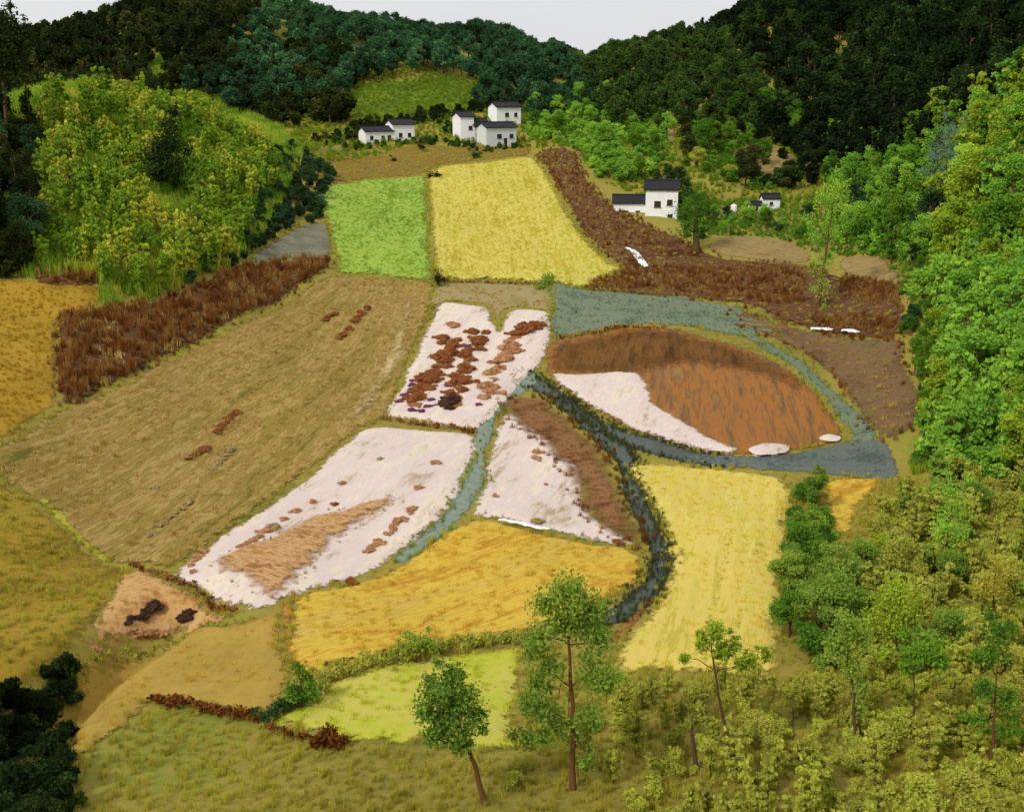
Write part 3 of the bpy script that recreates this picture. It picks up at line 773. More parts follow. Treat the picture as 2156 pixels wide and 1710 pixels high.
LF['hill'] = leaf('grass_hillside', [S(48, 76, 20, 2.9), S(72, 98, 26, 2.9), S(92, 112, 30, 2.9), S(114, 124, 36, 2.7), S(150, 146, 54, 2.2)], 0.10, 1.0)
LF['meadow'] = leaf('grass_meadow', [S(68, 88, 16, KB), S(88, 108, 22, KB), S(112, 124, 34, KB)])
LF['foreground'] = leaf('grass_foreground', [S(104, 102, 34, KB), S(132, 124, 46, KB), S(150, 142, 56, KB), S(134, 138, 46, KB)], 0.12, 0.8)
LF['tan'] = leaf('grass_tan', [S(112, 100, 44, KB), S(138, 118, 62, KB), S(160, 138, 84, KB)])
LF['wheat'] = leaf('crop_yellow', [S(170, 162, 50, 1.2), S(194, 182, 70, 1.2), S(212, 200, 102, 1.2)], 0.2, 0.8)
LF['palewheat'] = leaf('crop_pale_yellow', [S(194, 176, 72, KL * .86), S(210, 192, 86, KL * .86), S(216, 200, 106, KL * .86)])
LF['goldcrop'] = leaf('crop_gold', [S(172, 140, 46, KL * .84), S(194, 162, 58, KL * .84), S(206, 182, 72, KL * .84)])
LF['greencrop'] = leaf('crop_green', [S(112, 144, 40, 1.15), S(144, 172, 58, 1.15), S(168, 188, 84, 1.15)], 0.2, 0.8)
LF['limecrop'] = leaf('crop_lime', [S(160, 166, 40, KL * .86), S(184, 186, 58, KL * .86), S(196, 188, 84, KL * .86)])
LF['ochre'] = leaf('grass_ochre', [S(136, 112, 34, KL), S(162, 130, 42, KL), S(178, 148, 58, KL)])
LF['bankgrass'] = leaf('grass_ditch', [S(44, 48, 26, KL), S(70, 74, 42, KL), S(92, 98, 66, KL)])
LF['bluegrey'] = leaf('leaf_blue_grey', [S(70, 92, 78, KL), S(94, 118, 104, KL), S(112, 134, 118, KL)])
LF['tealgrass'] = leaf('grass_teal', [S(80, 94, 66, KL), S(100, 116, 86, KL), S(122, 134, 100, KL)])
LF['darkbush'] = leaf('leaf_dark_bush', [S(24, 36, 20, KL), S(42, 62, 36, KL), S(58, 84, 50, KL), S(76, 106, 56, KL)])

TREE = {}
for kind, nl, ls, cnt in (('broad', 5000, 0.029, 4), ('tall', 4200, 0.025, 3), ('conifer', 3200, 0.030, 2), ('wispy', 2200, 0.027, 3), ('plume', 2600, 0.05, 3), ('bush', 4200, 0.054, 4)):
    TREE[kind] = [tree_meshes(kind, 100 + 7 * i + len(kind), kind, nl, ls) for i in range(cnt)]
FAR = {k: [tree_meshes('far_' + k, 300 + 5 * i + len(k), k, nl, ls) for i in range(4)] for k, nl, ls in (('broad', 1500, 0.055), ('conifer', 1000, 0.06), ('bush', 1300, 0.092), ('plume', 1300, 0.066))}
GRASS = [grass_mesh('tuft%d' % i, 40 + i, 46, 1.0, 0.42, 0.022) for i in range(4)]
REED = [grass_mesh('reed%d' % i, 60 + i, 40, 1.0, 0.30, 0.018, 0.2) for i in range(3)]
CROP = [grass_mesh('crop%d' % i, 80 + i, 34, 1.0, 0.9, 0.05, 0.35) for i in range(3)]

# far woods on the ridge
meadow_b = [(p.x, p.y) for p in BOUND['meadow']]
def band(x0, x1, y0, y1, dens, mat, kinds, hr, name, label, excl=()):
    pts = poly_points([(x0, y0), (x1, y0), (x1, y1), (x0, y1)], dens, [meadow_b] + list(excl))
    k = np.ones(len(pts), bool)
    pts = pts[k]
    meshes = [m for q in kinds for m in FAR[q]]
    mass(name, label, pts - np.array([0, 0, 0.3]), np.random.uniform(*hr, len(pts)), source(name, meshes, mat), len(meshes))
band(-330, -92, 296, 515, 0.042, LF['dark'], ('broad', 'broad', 'conifer'), (7, 12.5), 'forest', 'dark wood covering the hill at the upper left')
band(-92, 22, 318, 515, 0.042, LF['teal'], ('broad',), (6, 10), 'forest', 'bluish green wood on the middle of the far ridge')
band(22, 78, 300, 515, 0.042, LF['forestgreen'], ('broad', 'broad'), (6, 10), 'forest', 'green wood on the low saddle of the ridge')
band(78, 360, 285, 515, 0.042, LF['black'], ('broad', 'broad', 'conifer'), (8, 13), 'forest', 'black green wood covering the hill at the upper right')

# ------------------------------------------------------------------ houses
M_white = plain('whitewash', [S(236, 240, 240), S(252, 253, 252), S(246, 247, 246), S(226, 226, 220)], 0.5, 0.85, 0.1)
M_grey = plain('grey_render', [S(206, 210, 208), S(224, 226, 222)], 0.8, 0.85, 0.1)
M_tile = plain('dark_roof_tile', [S(26, 26, 32), S(44, 42, 48), S(36, 34, 38)], 5, 0.75, 0.3)
M_wood = plain('dark_red_wood', [S(58, 28, 20), S(82, 44, 30)], 4, 0.7, 0.2)
M_pane = plain('window_glass', [S(40, 40, 44), S(70, 70, 72)], 2, 0.2, 0.0, 0.5)
M_stone = plain('grey_stone', [S(96, 94, 84), S(126, 122, 110)], 3, 0.9, 0.4)

def bm_obj(name, bm, mat, parent, loc=(0, 0, 0)):
    me = bpy.data.meshes.new(name); bm.to_mesh(me); bm.free()
    o = link_mesh(name, me, mat, parent); o.location = loc
    return o

def box(bm, x0, x1, y0, y1, z0, z1):
    v = [bm.verts.new(p) for p in ((x0, y0, z0), (x1, y0, z0), (x1, y1, z0), (x0, y1, z0), (x0, y0, z1), (x1, y0, z1), (x1, y1, z1), (x0, y1, z1))]
    for f in ((3, 2, 1, 0), (4, 5, 6, 7), (0, 1, 5, 4), (1, 2, 6, 5), (2, 3, 7, 6), (3, 0, 4, 7)): bm.faces.new([v[i] for i in f])

def wing(root, x0, x1, y0, y1, h, rise, openings, door=None, wall=None, along='x', base=-1.2, eave=0.35):
    """one gabled body of a house; openings (x, z, w, h) in its front wall"""
    wall = wall or M_white
    bm = bmesh.new()
    # front wall with real openings: cells of a grid, the openings left out
    ops = list(openings) + ([door] if door else [])
    xs = sorted({x0, x1, *[a for o in ops for a in (o[0], o[0] + o[2])]})
    zs = sorted({base, h, *[a for o in ops for a in (o[1], o[1] + o[3])]})
    for i in range(len(xs) - 1):
        for j in range(len(zs) - 1):
            cx, cz = (xs[i] + xs[i + 1]) / 2, (zs[j] + zs[j + 1]) / 2
            if any(o[0] < cx < o[0] + o[2] and o[1] < cz < o[1] + o[3] for o in ops): continue
            box(bm, xs[i], xs[i + 1], y0, y0 + 0.3, zs[j], zs[j + 1])
    box(bm, x0, x0 + 0.3, y0 + 0.3, y1 - 0.3, base, h); box(bm, x1 - 0.3, x1, y0 + 0.3, y1 - 0.3, base, h)
    box(bm, x0, x1, y1 - 0.3, y1, base, h)
    if along == 'x':
        ym = (y0 + y1) / 2
        for xa, xb in ((x0, x0 + 0.3), (x1 - 0.3, x1)):
            a = [bm.verts.new((xa, y, z)) for y, z in ((y0, h), (y1, h), (ym, h + rise))]; b = [bm.verts.new((xb, y, z)) for y, z in ((y0, h), (y1, h), (ym, h + rise))]
            bm.faces.new(a[::-1]); bm.faces.new(b)
            for i in range(3): bm.faces.new((a[i], a[(i + 1) % 3], b[(i + 1) % 3], b[i]))
    else:
        xm = (x0 + x1) / 2
        for ya, yb in ((y0, y0 + 0.3), (y1 - 0.3, y1)):
            a = [bm.verts.new((x, ya, z)) for x, z in ((x0, h), (x1, h), (xm, h + rise))]; b = [bm.verts.new((x, yb, z)) for x, z in ((x0, h), (x1, h), (xm, h + rise))]
            bm.faces.new(a); bm.faces.new(b[::-1])
            for i in range(3): bm.faces.new((a[i], b[i], b[(i + 1) % 3], a[(i + 1) % 3]))
    bmesh.ops.recalc_face_normals(bm, faces=bm.faces)
    bm_obj('wall', bm, wall, root)
    # roof: two thick slopes with tile ribs, and a ridge cap
    def slope(name, A, B, C, D):
        A, B, C, D = map(Vector, (A, B, C, D))
        nn = (B - A).cross(D - A).normalized()
        if nn.z < 0: nn = -nn
        bm = bmesh.new()
        lo = [bm.verts.new(p + nn * 0.03) for p in (A, B, C, D)]; hi = [bm.verts.new(p + nn * 0.20) for p in (A, B, C, D)]
        bm.faces.new(lo[::-1]); bm.faces.new(hi)
        for i in range(4): bm.faces.new((lo[i], lo[(i + 1) % 4], hi[(i + 1) % 4], hi[i]))
        n = max(3, int((B - A).length / 0.35))
        for i in range(n + 1):
            p, q = A.lerp(B, i / n) + nn * 0.2, D.lerp(C, i / n) + nn * 0.2
            sd = (B - A).normalized() * 0.07
            v = [bm.verts.new(w) for w in (p - sd, p + sd, p + nn * 0.09, q - sd, q + sd, q + nn * 0.09)]
            bm.faces.new((v[0], v[3], v[5], v[2])); bm.faces.new((v[1], v[2], v[5], v[4])); bm.faces.new((v[0], v[2], v[1])); bm.faces.new((v[3], v[4], v[5]))
        bmesh.ops.recalc_face_normals(bm, faces=bm.faces)
        return bm_obj(name, bm, M_tile, root)
    e = eave
    if along == 'x':
        k = rise / ((y1 - y0) / 2); zt = h + rise; ym = (y0 + y1) / 2
        r1 = slope('roof', (x0 - e, y0 - e, h - k * e), (x1 + e, y0 - e, h - k * e), (x1 + e, ym, zt), (x0 - e, ym, zt))
        slope('roof', (x0 - e, y1 + e, h - k * e), (x1 + e, y1 + e, h - k * e), (x1 + e, ym, zt), (x0 - e, ym, zt))
        bm = bmesh.new(); box(bm, x0 - e - 0.1, x1 + e + 0.1, ym - 0.16, ym + 0.16, zt + 0.12, zt + 0.42)
    else:
        k = rise / ((x1 - x0) / 2); zt = h + rise; xm = (x0 + x1) / 2
        r1 = slope('roof', (x0 - e, y0 - e, h - k * e), (x0 - e, y1 + e, h - k * e), (xm, y1 + e, zt), (xm, y0 - e, zt))
        slope('roof', (x1 + e, y0 - e, h - k * e), (x1 + e, y1 + e, h - k * e), (xm, y1 + e, zt), (xm, y0 - e, zt))
        bm = bmesh.new(); box(bm, xm - 0.16, xm + 0.16, y0 - e - 0.1, y1 + e + 0.1, zt + 0.12, zt + 0.42)
    bm_obj('ridge_cap', bm, M_tile, r1)
    for (a, b, w, hh) in openings:
        bm = bmesh.new()
        for q in ((a, a + 0.09, b, b + hh), (a + w - 0.09, a + w, b, b + hh), (a + 0.09, a + w - 0.09, b, b + 0.09), (a + 0.09, a + w - 0.09, b + hh - 0.09, b + hh), (a + w / 2 - 0.04, a + w / 2 + 0.04, b + 0.09, b + hh - 0.09)):
            box(bm, q[0], q[1], y0 + 0.06, y0 + 0.16, q[2], q[3])
        wo = bm_obj('window', bm, M_wood, root)
        bm = bmesh.new(); box(bm, a + 0.05, a + w - 0.05, y0 + 0.18, y0 + 0.21, b + 0.05, b + hh - 0.05); bm_obj('pane', bm, M_pane, wo)
        bm = bmesh.new(); box(bm, a - 0.12, a + w + 0.12, y0 - 0.12, y0 + 0.055, b - 0.12, b - 0.003); bm_obj('sill', bm, M_stone, wo)
    if door:
        a, b, w, hh = door
        bm = bmesh.new(); box(bm, a + 0.01, a + w - 0.01, y0 + 0.10, y0 + 0.18, b, b + hh - 0.01)
        for q in range(1, 4): box(bm, a + w * q / 4 - 0.015, a + w * q / 4 + 0.015, y0 + 0.08, y0 + 0.098, b + 0.1, b + hh - 0.1)
        do = bm_obj('door', bm, M_wood, root)
        bm = bmesh.new(); box(bm, a + w - 0.3, a + w - 0.22, y0 + 0.02, y0 + 0.097, b + 0.95, b + 1.1); bm_obj('handle', bm, M_stone, do)

def house(label, left, right):
    """an Empty at the front left foot of a house, its front along the line between two picture points; returns root and front length"""
    p, q = at(*left), at(*right)
    yaw = math.atan2(q.y - p.y, q.x - p.x)
    yaw = max(-0.5, min(0.5, yaw))
    z = min(p.z, q.z)
    r = empty('house', (p.x, p.y, z), yaw)
    tag(r, label, 'house', 'white houses of the hamlet')
    return r, ppm(p)

r, k = house('long low white house with a stepped dark roof above the terrace', (770, 304), (880, 294))
wing(r, 0, 62 / k, 0, 4.6, 3.0, 0.9, [(1.2, 1.0, 0.9, 0.9), (4.2, 1.0, 0.9, 0.9)], (62 / k - 1.4, 0.0, 1.0, 2.0))
wing(r, 62 / k + 0.01, 112 / k, -0.1, 4.7, 4.6, 1.0, [(62 / k + 1.6, 1.5, 1.0, 1.0), (62 / k + 4.0, 1.5, 1.0, 1.0)])
r, k = house('white house with one tall gable left of the stacked roofs', (970, 297), (1036, 296))
wing(r, 0, 30 / k, 0, 6.0, 5.8, 1.0, [(18 / k, 2.6, 1.1, 1.0)], None, None, 'x')
wing(r, 30 / k + 0.01, 62 / k, -0.3, 4.6, 3.6, 1.5, [(40 / k, 1.1, 1.0, 1.0)], (50 / k, 0.0, 1.0, 2.0), M_grey)
r, k = house('pale grey house in front with its roof below another roof', (1024, 310), (1096, 296))
wing(r, 0, 72 / k, 0, 5.0, 4.6, 1.0, [(26 / k, 2.0, 1.3, 1.0), (56 / k, 2.0, 1.1, 1.0)], (42 / k, 0, 1.0, 2.0), M_grey)
r, k = house('small bright white house highest of the stacked roofs', (1046, 262), (1102, 256))
wing(r, 0, 58 / k, 0, 5.0, 4.4, 1.1, [(20 / k, 1.9, 1.2, 1.0), (42 / k, 1.9, 1.0, 1.0)])
r, k = house('bright white two storey house with a low wing beside the brown field', (1292, 446), (1422, 478))
r.rotation_euler[2] = -0.12
wing(r, 0, 66 / k, 0, 4.6, 3.4, 1.2, [(22 / k, 1.0, 0.9, 0.9), (46 / k, 1.0, 0.9, 0.9)])
wing(r, 66 / k + 0.01, 132 / k, -3.4, 3.0, 6.3, 1.4, [(84 / k, 2.9, 1.3, 1.2), (110 / k, 3.3, 1.1, 1.1), (112 / k, 0.6, 1.0, 1.0)], (90 / k, -1.2, 1.1, 2.0), None, 'x', -3.5)
bm = bmesh.new(); box(bm, 100 / k, 106 / k, 0.4, 1.0, 6.6, 8.5); box(bm, 99 / k, 107 / k, 0.3, 1.1, 8.503, 8.65)
bm_obj('chimney', bm, M_stone, r)
# two sheds and a tank
p, q = at(1606, 443), at(1642, 441); k = ppm(p)
r = tag(empty('shed', (p.x, p.y, min(p.z, q.z)), 0.05), 'small bright white shed with a dark roof edge among the trees', 'shed', 'white sheds')
wing(r, 0, 36 / k, 0, 2.6, 2.2, 0.7, [(14 / k, 1.0, 0.7, 0.6)], None, None, 'x', -0.8, 0.2)
p = at(1579, 451); k = ppm(p)
r = tag(empty('shed', (p.x, p.y, p.z), 0.0), 'low greyish shed leaning left of the bright white shed', 'shed', 'white sheds')
wing(r, 0, 24 / k, 0, 2.0, 1.6, 0.5, [], (10 / k, 0, 0.7, 1.4), M_grey, 'x', -0.8, 0.15)
def lathe(prof, seg=16):
    bm = bmesh.new(); rings = []
    for rr, z in prof: rings.append([bm.verts.new((rr * math.cos(6.28318 * i / seg), rr * math.sin(6.28318 * i / seg), z)) for i in range(seg)])
    for a, b in zip(rings[:-1], rings[1:]):
        for i in range(seg): bm.faces.new((a[i], a[(i + 1) % seg], b[(i + 1) % seg], b[i]))
    bm.faces.new(rings[0][::-1]); bm.faces.new(rings[-1])
    return bm
p = at(1545, 445)
r = tag(empty('water_tank', p), 'small round white water tank left of the sheds', 'tank')
bm_obj('body', lathe([(0.55, -0.3), (0.6, 0.0), (0.62, 0.35), (0.6, 0.7), (0.62, 1.0), (0.5, 1.2), (0.25, 1.3)]), M_white, r)
bm_obj('lid', lathe([(0.22, 1.302), (0.22, 1.38), (0.1, 1.4)]), M_grey, r)

# ------------------------------------------------------------------ white sheeting and stones lying about
def sheet(label, path, w, seed):
    rng = np.random.default_rng(seed)
    pts = smooth_open(plan(path), 0.25)
    V, Fc = [], []
    m = 6
    for i, p in enumerate(pts):
        a, b = pts[max(i - 1, 0)], pts[min(i + 1, len(pts) - 1)]
        t = (b - a).normalized(); nn = Vector((-t.y, t.x))
        ww = w * (0.55 + 0.6 * math.sin(math.pi * (i + 1) / (len(pts) + 1))) * rng.uniform(0.8, 1.1)
        for j in range(m + 1):
            q = p + nn * ww * (j / m - 0.5)
            V.append((q.x, q.y, hz(q.x, q.y) + 0.40 + 0.16 * abs(math.sin(j * 1.9 + i * 0.7)) + rng.uniform(0, 0.08)))
    n0 = len(V)
    for i in range(len(pts) - 1):
        for j in range(m): Fc.append((i * (m + 1) + j, (i + 1) * (m + 1) + j, (i + 1) * (m + 1) + j + 1, i * (m + 1) + j + 1))
    me = mesh_from('plastic_sheet', V, Fc, smooth=True)
    o = link_mesh('plastic_sheet', me, M_white)
    md = o.modifiers.new('thickness', 'SOLIDIFY'); md.thickness = 0.03
    return tag(o, label, 'plastic sheet', 'white plastic sheets on the brown earth')
sheet('crumpled white plastic sheet lying on the ploughed brown field', [(1330, 532), (1342, 545), (1360, 568)], 1.3, 1)
sheet('small white plastic scrap above the long sheet on the ploughed field', [(1318, 528), (1326, 532)], 0.7, 2)
sheet('longer flat white plastic sheet at the edge of the dull brown field', [(1706, 699), (1730, 700), (1752, 702)], 1.0, 3)
sheet('shorter flat white plastic sheet near the dark reeds on the dull field', [(1772, 703), (1790, 704), (1806, 708)], 0.9, 4)
sheet('thin white plastic strip on the upper edge of the golden field', [(1050, 1106), (1090, 1112), (1130, 1122), (1158, 1126)], 0.5, 5)

# ------------------------------------------------------------------ earth heaps on the clay
def heap_mesh(seed):
    """a loose pile of earth clods and dry stalks"""
    rng = np.random.default_rng(seed)
    bm = bmesh.new()
    for q in range(5):
        b2 = bmesh.new(); bmesh.ops.create_icosphere(b2, subdivisions=2, radius=0.5 if q == 0 else rng.uniform(0.14, 0.3))
        off = Vector(rng.uniform(0, 50, 3)); sh = Vector((0, 0, 0)) if q == 0 else Vector((rng.normal() * 0.35, rng.normal() * 0.35, 0))
        vm = {}
        for v in b2.verts:
            d = mnoise.noise(v.co * 2.6 + off) * 0.45 + mnoise.noise(v.co * 7 + off) * 0.3 + mnoise.noise(v.co * 15 + off) * 0.15
            c = v.co * (1 + d) + sh; c.z = max(c.z * 0.75, -0.14) + 0.08
            vm[v] = bm.verts.new(c)
        for f in b2.faces: bm.faces.new([vm[v] for v in f.verts])
        b2.free()
    for q in range(110):
        a = rng.uniform(0, 6.28); r = rng.uniform(0.05, 0.62); x, y = r * math.cos(a), r * math.sin(a)
        z = 0.42 * max(0.05, 1 - (r / 0.62) ** 2) * rng.uniform(0.6, 1.1)
        d = rng.uniform(0, 6.28); L = rng.uniform(0.12, 0.34); w = 0.022
        t = Vector((math.cos(d), math.sin(d), rng.uniform(-0.2, 0.6))) * L; s_ = Vector((-math.sin(d), math.cos(d), 0)) * w
        p = Vector((x, y, z))
        bm.faces.new([bm.verts.new(u) for u in (p - s_, p + s_, p + t + s_ * 0.4, p + t - s_ * 0.4)])
    me = bpy.data.meshes.new('earth_heap'); bm.to_mesh(me); bm.free()
    return me
HEAPM = [heap_mesh(i) for i in range(5)]
M_heap = {'brown': plain('heap_brown', [S(92, 48, 16), S(134, 76, 30), S(110, 60, 24), S(160, 106, 62)], 2.2, 0.95, 0.8),
          'light': plain('heap_light_brown', [S(128, 84, 52), S(166, 118, 78), S(182, 140, 100)], 2.2, 0.95, 0.8),
          'dark': plain('heap_dark', [S(30, 18, 12), S(58, 34, 22), S(84, 50, 28)], 2.2, 0.95, 0.8),
          'purple': plain('heap_purple', [S(78, 24, 68), S(116, 54, 92), S(98, 50, 60)], 2.2, 0.95, 0.8),
          'olive': plain('heap_olive', [S(130, 112, 66), S(160, 138, 92)], 2.2, 0.95, 0.8)}
for q in HEAPM: q.materials.append(M_heap['brown'])
def heap(px, py, wpx, mat, label, group, lift=0.28):
    p = at(px, py); k = ppm(p)
    o = link_mesh('earth_heap', random.choice(HEAPM))
    own_mat(o, M_heap[mat])
    s = wpx / k
    o.location = (p.x, p.y, p.z + lift); o.rotation_euler = (0, 0, random.uniform(0, 6.28)); o.scale = (s, s * random.uniform(0.8, 1.3), s * random.uniform(0.55, 0.85))
    return tag(o, label, 'earth heap', group)
ORD = ['topmost', 'second', 'third', 'fourth', 'fifth', 'sixth', 'seventh', 'eighth', 'ninth', 'tenth', 'eleventh', 'twelfth', 'thirteenth', 'fourteenth', 'fifteenth', 'sixteenth', 'seventeenth', 'eighteenth', 'nineteenth', 'twentieth']
def ordinal(i, first='topmost'): return first if i == 0 else ORD[i] if i < 20 else '%dth' % (i + 1)
def heap_line(path, width, n, wpx, mat, label, group, lift=0.28):
    pts = [Vector(p) for p in path]
    seg = [(b - a).length for a, b in zip(pts[:-1], pts[1:])]; T = sum(seg)
    sp = []
    for i in range(n):
        t = (i + random.uniform(0.1, 0.9)) / n * T
        for a, b, L in zip(pts[:-1], pts[1:], seg):
            if t <= L: break
            t -= L
        p = a.lerp(b, min(1, t / L))
        sp.append((p.x + random.uniform(-width, width), p.y + random.uniform(-0.35, 0.35) * width))
    sp.sort(key=lambda q: q[1])
    for i, q in enumerate(sp):
        heap(q[0], q[1], wpx * random.uniform(0.75, 1.45), mat, label + (', topmost one' if i == 0 else ', %s from the top' % ordinal(i)), group, lift)
M['smear'] = soil('spilled_brown_earth', [S(128, 80, 40, KF), S(156, 108, 64, KF), S(110, 64, 28, KF)], 0.6, 3.0, bump=0.7, fine_amt=0.7, feather=0.8)
for i, (path, ww) in enumerate([([(956, 716), (944, 748), (922, 780), (898, 815), (868, 856)], [34, 48, 36, 30, 52]), ([(1012, 702), (996, 730), (984, 765), (970, 805), (952, 862)], [24, 34, 34, 30, 44]), ([(1136, 692), (1104, 698), (1080, 722), (1062, 752), (1042, 785), (1024, 846)], [14, 30, 34, 38, 28, 28])]):
    field('smear%d' % i, 'field', ['brown earth spilled under the first row of heaps', 'brown earth spilled under the middle row of heaps', 'brown earth spilled under the third row of heaps'][i], ribbon(path, [w * 0.62 for w in ww]), M['smear'], 0.3, 0.42, None, 0.7, 0.06, 0.2, floor=0.33)
G = 'earth heaps on the upper white field'
heap_line([(958, 684), (955, 700)], 12, 3, 20, 'light', 'pale heap at the top of the upper white field', G)
heap_line([(950, 722), (945, 745), (925, 775)], 22, 16, 24, 'brown', 'brown heap high in the first heap row', G)
heap_line([(920, 780), (895, 815), (872, 845)], 18, 17, 24, 'brown', 'brown heap low in the first heap row', G)
heap_line([(1012, 700), (996, 730), (985, 760)], 14, 12, 22, 'brown', 'brown heap high in the middle heap row', G)
heap_line([(982, 765), (972, 800), (955, 830)], 16, 13, 22, 'brown', 'brown heap low in the middle heap row', G)
heap_line([(965, 840), (942, 854), (955, 868)], 12, 7, 22, 'dark', 'blackish heap at the foot of the middle row', G)
heap_line([(1138, 690), (1105, 694), (1085, 714)], 12, 11, 22, 'brown', 'brown heap high in the third heap row', G)
heap_line([(1080, 720), (1058, 745), (1075, 740), (1048, 775)], 16, 13, 22, 'light', 'light brown heap midway in the third heap row', G)
heap_line([(1045, 780), (1032, 815), (1015, 850)], 12, 10, 20, 'light', 'light brown heap low in the third heap row', G)
PUR = ['purple heap beside the left foot of the first row', 'lowest left purple heap apart from the first row', 'purple heap right of the first row foot, upper', 'purple heap right of the first row foot, lower', 'purple heap under the first row, left one',
       'purple heap under the first row, right one', 'purple heap above the blackish heaps', 'purple heap between first and middle rows, high up', 'purple heap in the middle of the third row', 'pinkish heap at the bottom of the third row', 'pink heap on the left side of the first row']
for i, (a, b) in enumerate([(852, 838), (838, 852), (908, 848), (902, 862), (866, 870), (888, 872), (945, 818), (985, 735), (1050, 780), (1008, 858), (868, 815)]):
    heap(a, b, 17, 'purple', PUR[i], 'purple tinged heaps')
G = 'earth heaps on the lower white field'
heap_line([(872, 1075), (845, 1105), (810, 1140), (778, 1168)], 9, 15, 15, 'light', 'light brown heap in the thin row right of the straw strip', G)
heap_line([(500, 1160), (545, 1140), (590, 1108)], 9, 10, 15, 'light', 'light brown heap in the row above the straw strip', G)
heap_line([(430, 1160), (412, 1190), (400, 1215)], 6, 6, 15, 'light', 'light brown heap at the left end of the lower white field', G)
for a, b, w, m, lab in [(722, 1023, 14, 'light', 'single brown heap alone above the straw strip'), (660, 1064, 16, 'light', 'brown heap second in the loose line above the straw strip'), (624, 1082, 20, 'light', 'larger light heap third in the loose line above the straw strip'),
                        (600, 1100, 16, 'light', 'brown heap at the lower end of the loose line'), (706, 1068, 14, 'brown', 'dark little heap next to the top of the straw strip'), (575, 1118, 30, 'olive', 'wide olive heap above the straw strip'),
                        (918, 980, 20, 'light', 'lone brown heap near the teal brook'), (880, 1034, 18, 'light', 'lone brown heap below the one near the brook'), (800, 972, 12, 'olive', 'tiny greyish heap in the middle of the lower white field'),
                        (1130, 958, 20, 'light', 'tall brown heap in the middle white field'), (1128, 970, 16, 'light', 'small heap touching the tall one in the middle white field'), (1042, 1050, 14, 'light', 'small brown heap near the brook in the middle white field'), (1150, 1026, 9, 'light', 'tiny heap right of centre in the middle white field'),
                        (1130, 1104, 22, 'olive', 'olive heap on the lower edge of the middle white field'), (1298, 1148, 20, 'brown', 'brown heap at the pointed end of the middle white field'), (738, 1232, 20, 'brown', 'brown heap on the edge between white and golden fields')]:
    heap(a, b, w, m, lab, 'single earth heaps on the white clay')
heap_line([(330, 1278), (300, 1298), (275, 1315)], 10, 9, 22, 'dark', 'dark heap in the larger cluster on the sandy plot', 'dark heaps on the sandy plot', 0.2)
heap_line([(398, 1296), (390, 1312)], 8, 4, 20, 'dark', 'dark heap in the smaller cluster on the sandy plot', 'dark heaps on the sandy plot', 0.2)
heap_line([(265, 1335), (300, 1340), (350, 1338)], 8, 7, 16, 'light', 'brown heap along the bottom of the sandy plot', 'dark heaps on the sandy plot', 0.2)
for i, (path, n, lab) in enumerate([([(500, 872), (450, 920)], 10, 'brown clod in the upper streak on the tan field'), ([(440, 945), (395, 972)], 8, 'brown clod in the middle streak on the tan field'),
                                    ([(776, 648), (740, 685), (712, 722)], 11, 'brown clod in the top streak on the tan field'), ([(490, 948), (440, 1000)], 9, 'brown clod in the broad dark streak on the tan field'),
                                    ([(400, 1062), (350, 1100), (310, 1140)], 9, 'brown clod in the lowest streak on the tan field'), ([(335, 1028), (325, 1035)], 2, 'brown clod alone low on the tan field'), ([(705, 662), (680, 682)], 4, 'brown clod in the short streak on the tan field')]):
    heap_line(path, 4, n, 13, 'olive' if i in (3, 4, 5) else 'brown', lab, 'clods on the tan field')

# ------------------------------------------------------------------ grass, reeds and crops
def tufts(name, label, pix, dens, hr, key, meshes=None, world=None, excl=(), lift=0.05):
    meshes = meshes or GRASS
    poly = world or pix_poly(pix)
    pts = poly_points(poly, dens, excl)
    if world is not None and len(pts):       # thin at the rim and in bare spots
        d = dist_poly(pts[:, 0], pts[:, 1], np.array(list(poly) + [poly[0]]))
        nz = np.array([mnoise.noise(Vector((p[0] * 0.16, p[1] * 0.16, 3.3))) + 0.5 * mnoise.noise(Vector((p[0] * 0.5, p[1] * 0.5, 8.1))) for p in pts])
        pts = pts[(np.random.uniform(0, 1, len(pts)) < np.clip(d / 1.6, 0.05, 1)) & (nz < 0.42)]
    if len(pts) == 0: return
    pts[:, 2] += lift
    mass(name, label, pts, np.random.uniform(*hr, len(pts)), source(meshes[0].name, meshes, LF[key]), len(meshes), 0.12)

def wb(key): return [(p.x, p.y) for p in BOUND[key]]
allb = [wb(k) for k in BOUND if k not in ('meadow', 'terrace', 'ochre', 'olive')]
tufts('grass', 'tall yellow green grass covering the left hillside', [(70, 150), (200, 140), (420, 150), (560, 240), (640, 330), (600, 420), (540, 520), (470, 570), (330, 630), (215, 650), (205, 600), (60, 585), (-200, 590), (-220, 200)], 1.0, (1.1, 2.4), 'hill', excl=[wb('oldbank'), wb('bank'), wb('ochre')])
tufts('grass', 'short grass of the meadow on the far hill', None, 0.5, (0.5, 1.0), 'meadow', world=wb('meadow'))
tufts('grass', 'brownish grass on the terrace below the houses', None, 0.7, (0.3, 0.7), 'foreground', world=wb('terrace'))
tufts('grass', 'ochre rough grass at the left edge', None, 1.8, (0.25, 0.55), 'ochre', world=wb('ochre'))
tufts('grass', 'olive grass on the slope at the lower left', None, 2.2, (0.3, 0.7), 'foreground', world=wb('olive'))
tufts('grass', 'olive foreground grass', [(-150, 1760), (60, 1700), (140, 1630), (330, 1490), (560, 1530), (740, 1575), (1100, 1600), (1110, 1340), (1290, 1420), (1660, 1430), (1680, 1020), (1900, 1010), (2400, 1000), (2500, 1900), (-200, 1900)], 4.5, (0.16, 0.5), 'foreground', excl=allb)
tufts('grass', 'green rough grass around the sheds and the ploughed field', [(1420, 440), (1560, 420), (1760, 420), (1960, 500), (1960, 700), (1890, 600), (1780, 540), (1600, 500), (1440, 500)], 1.6, (0.4, 0.9), 'mid', excl=allb)
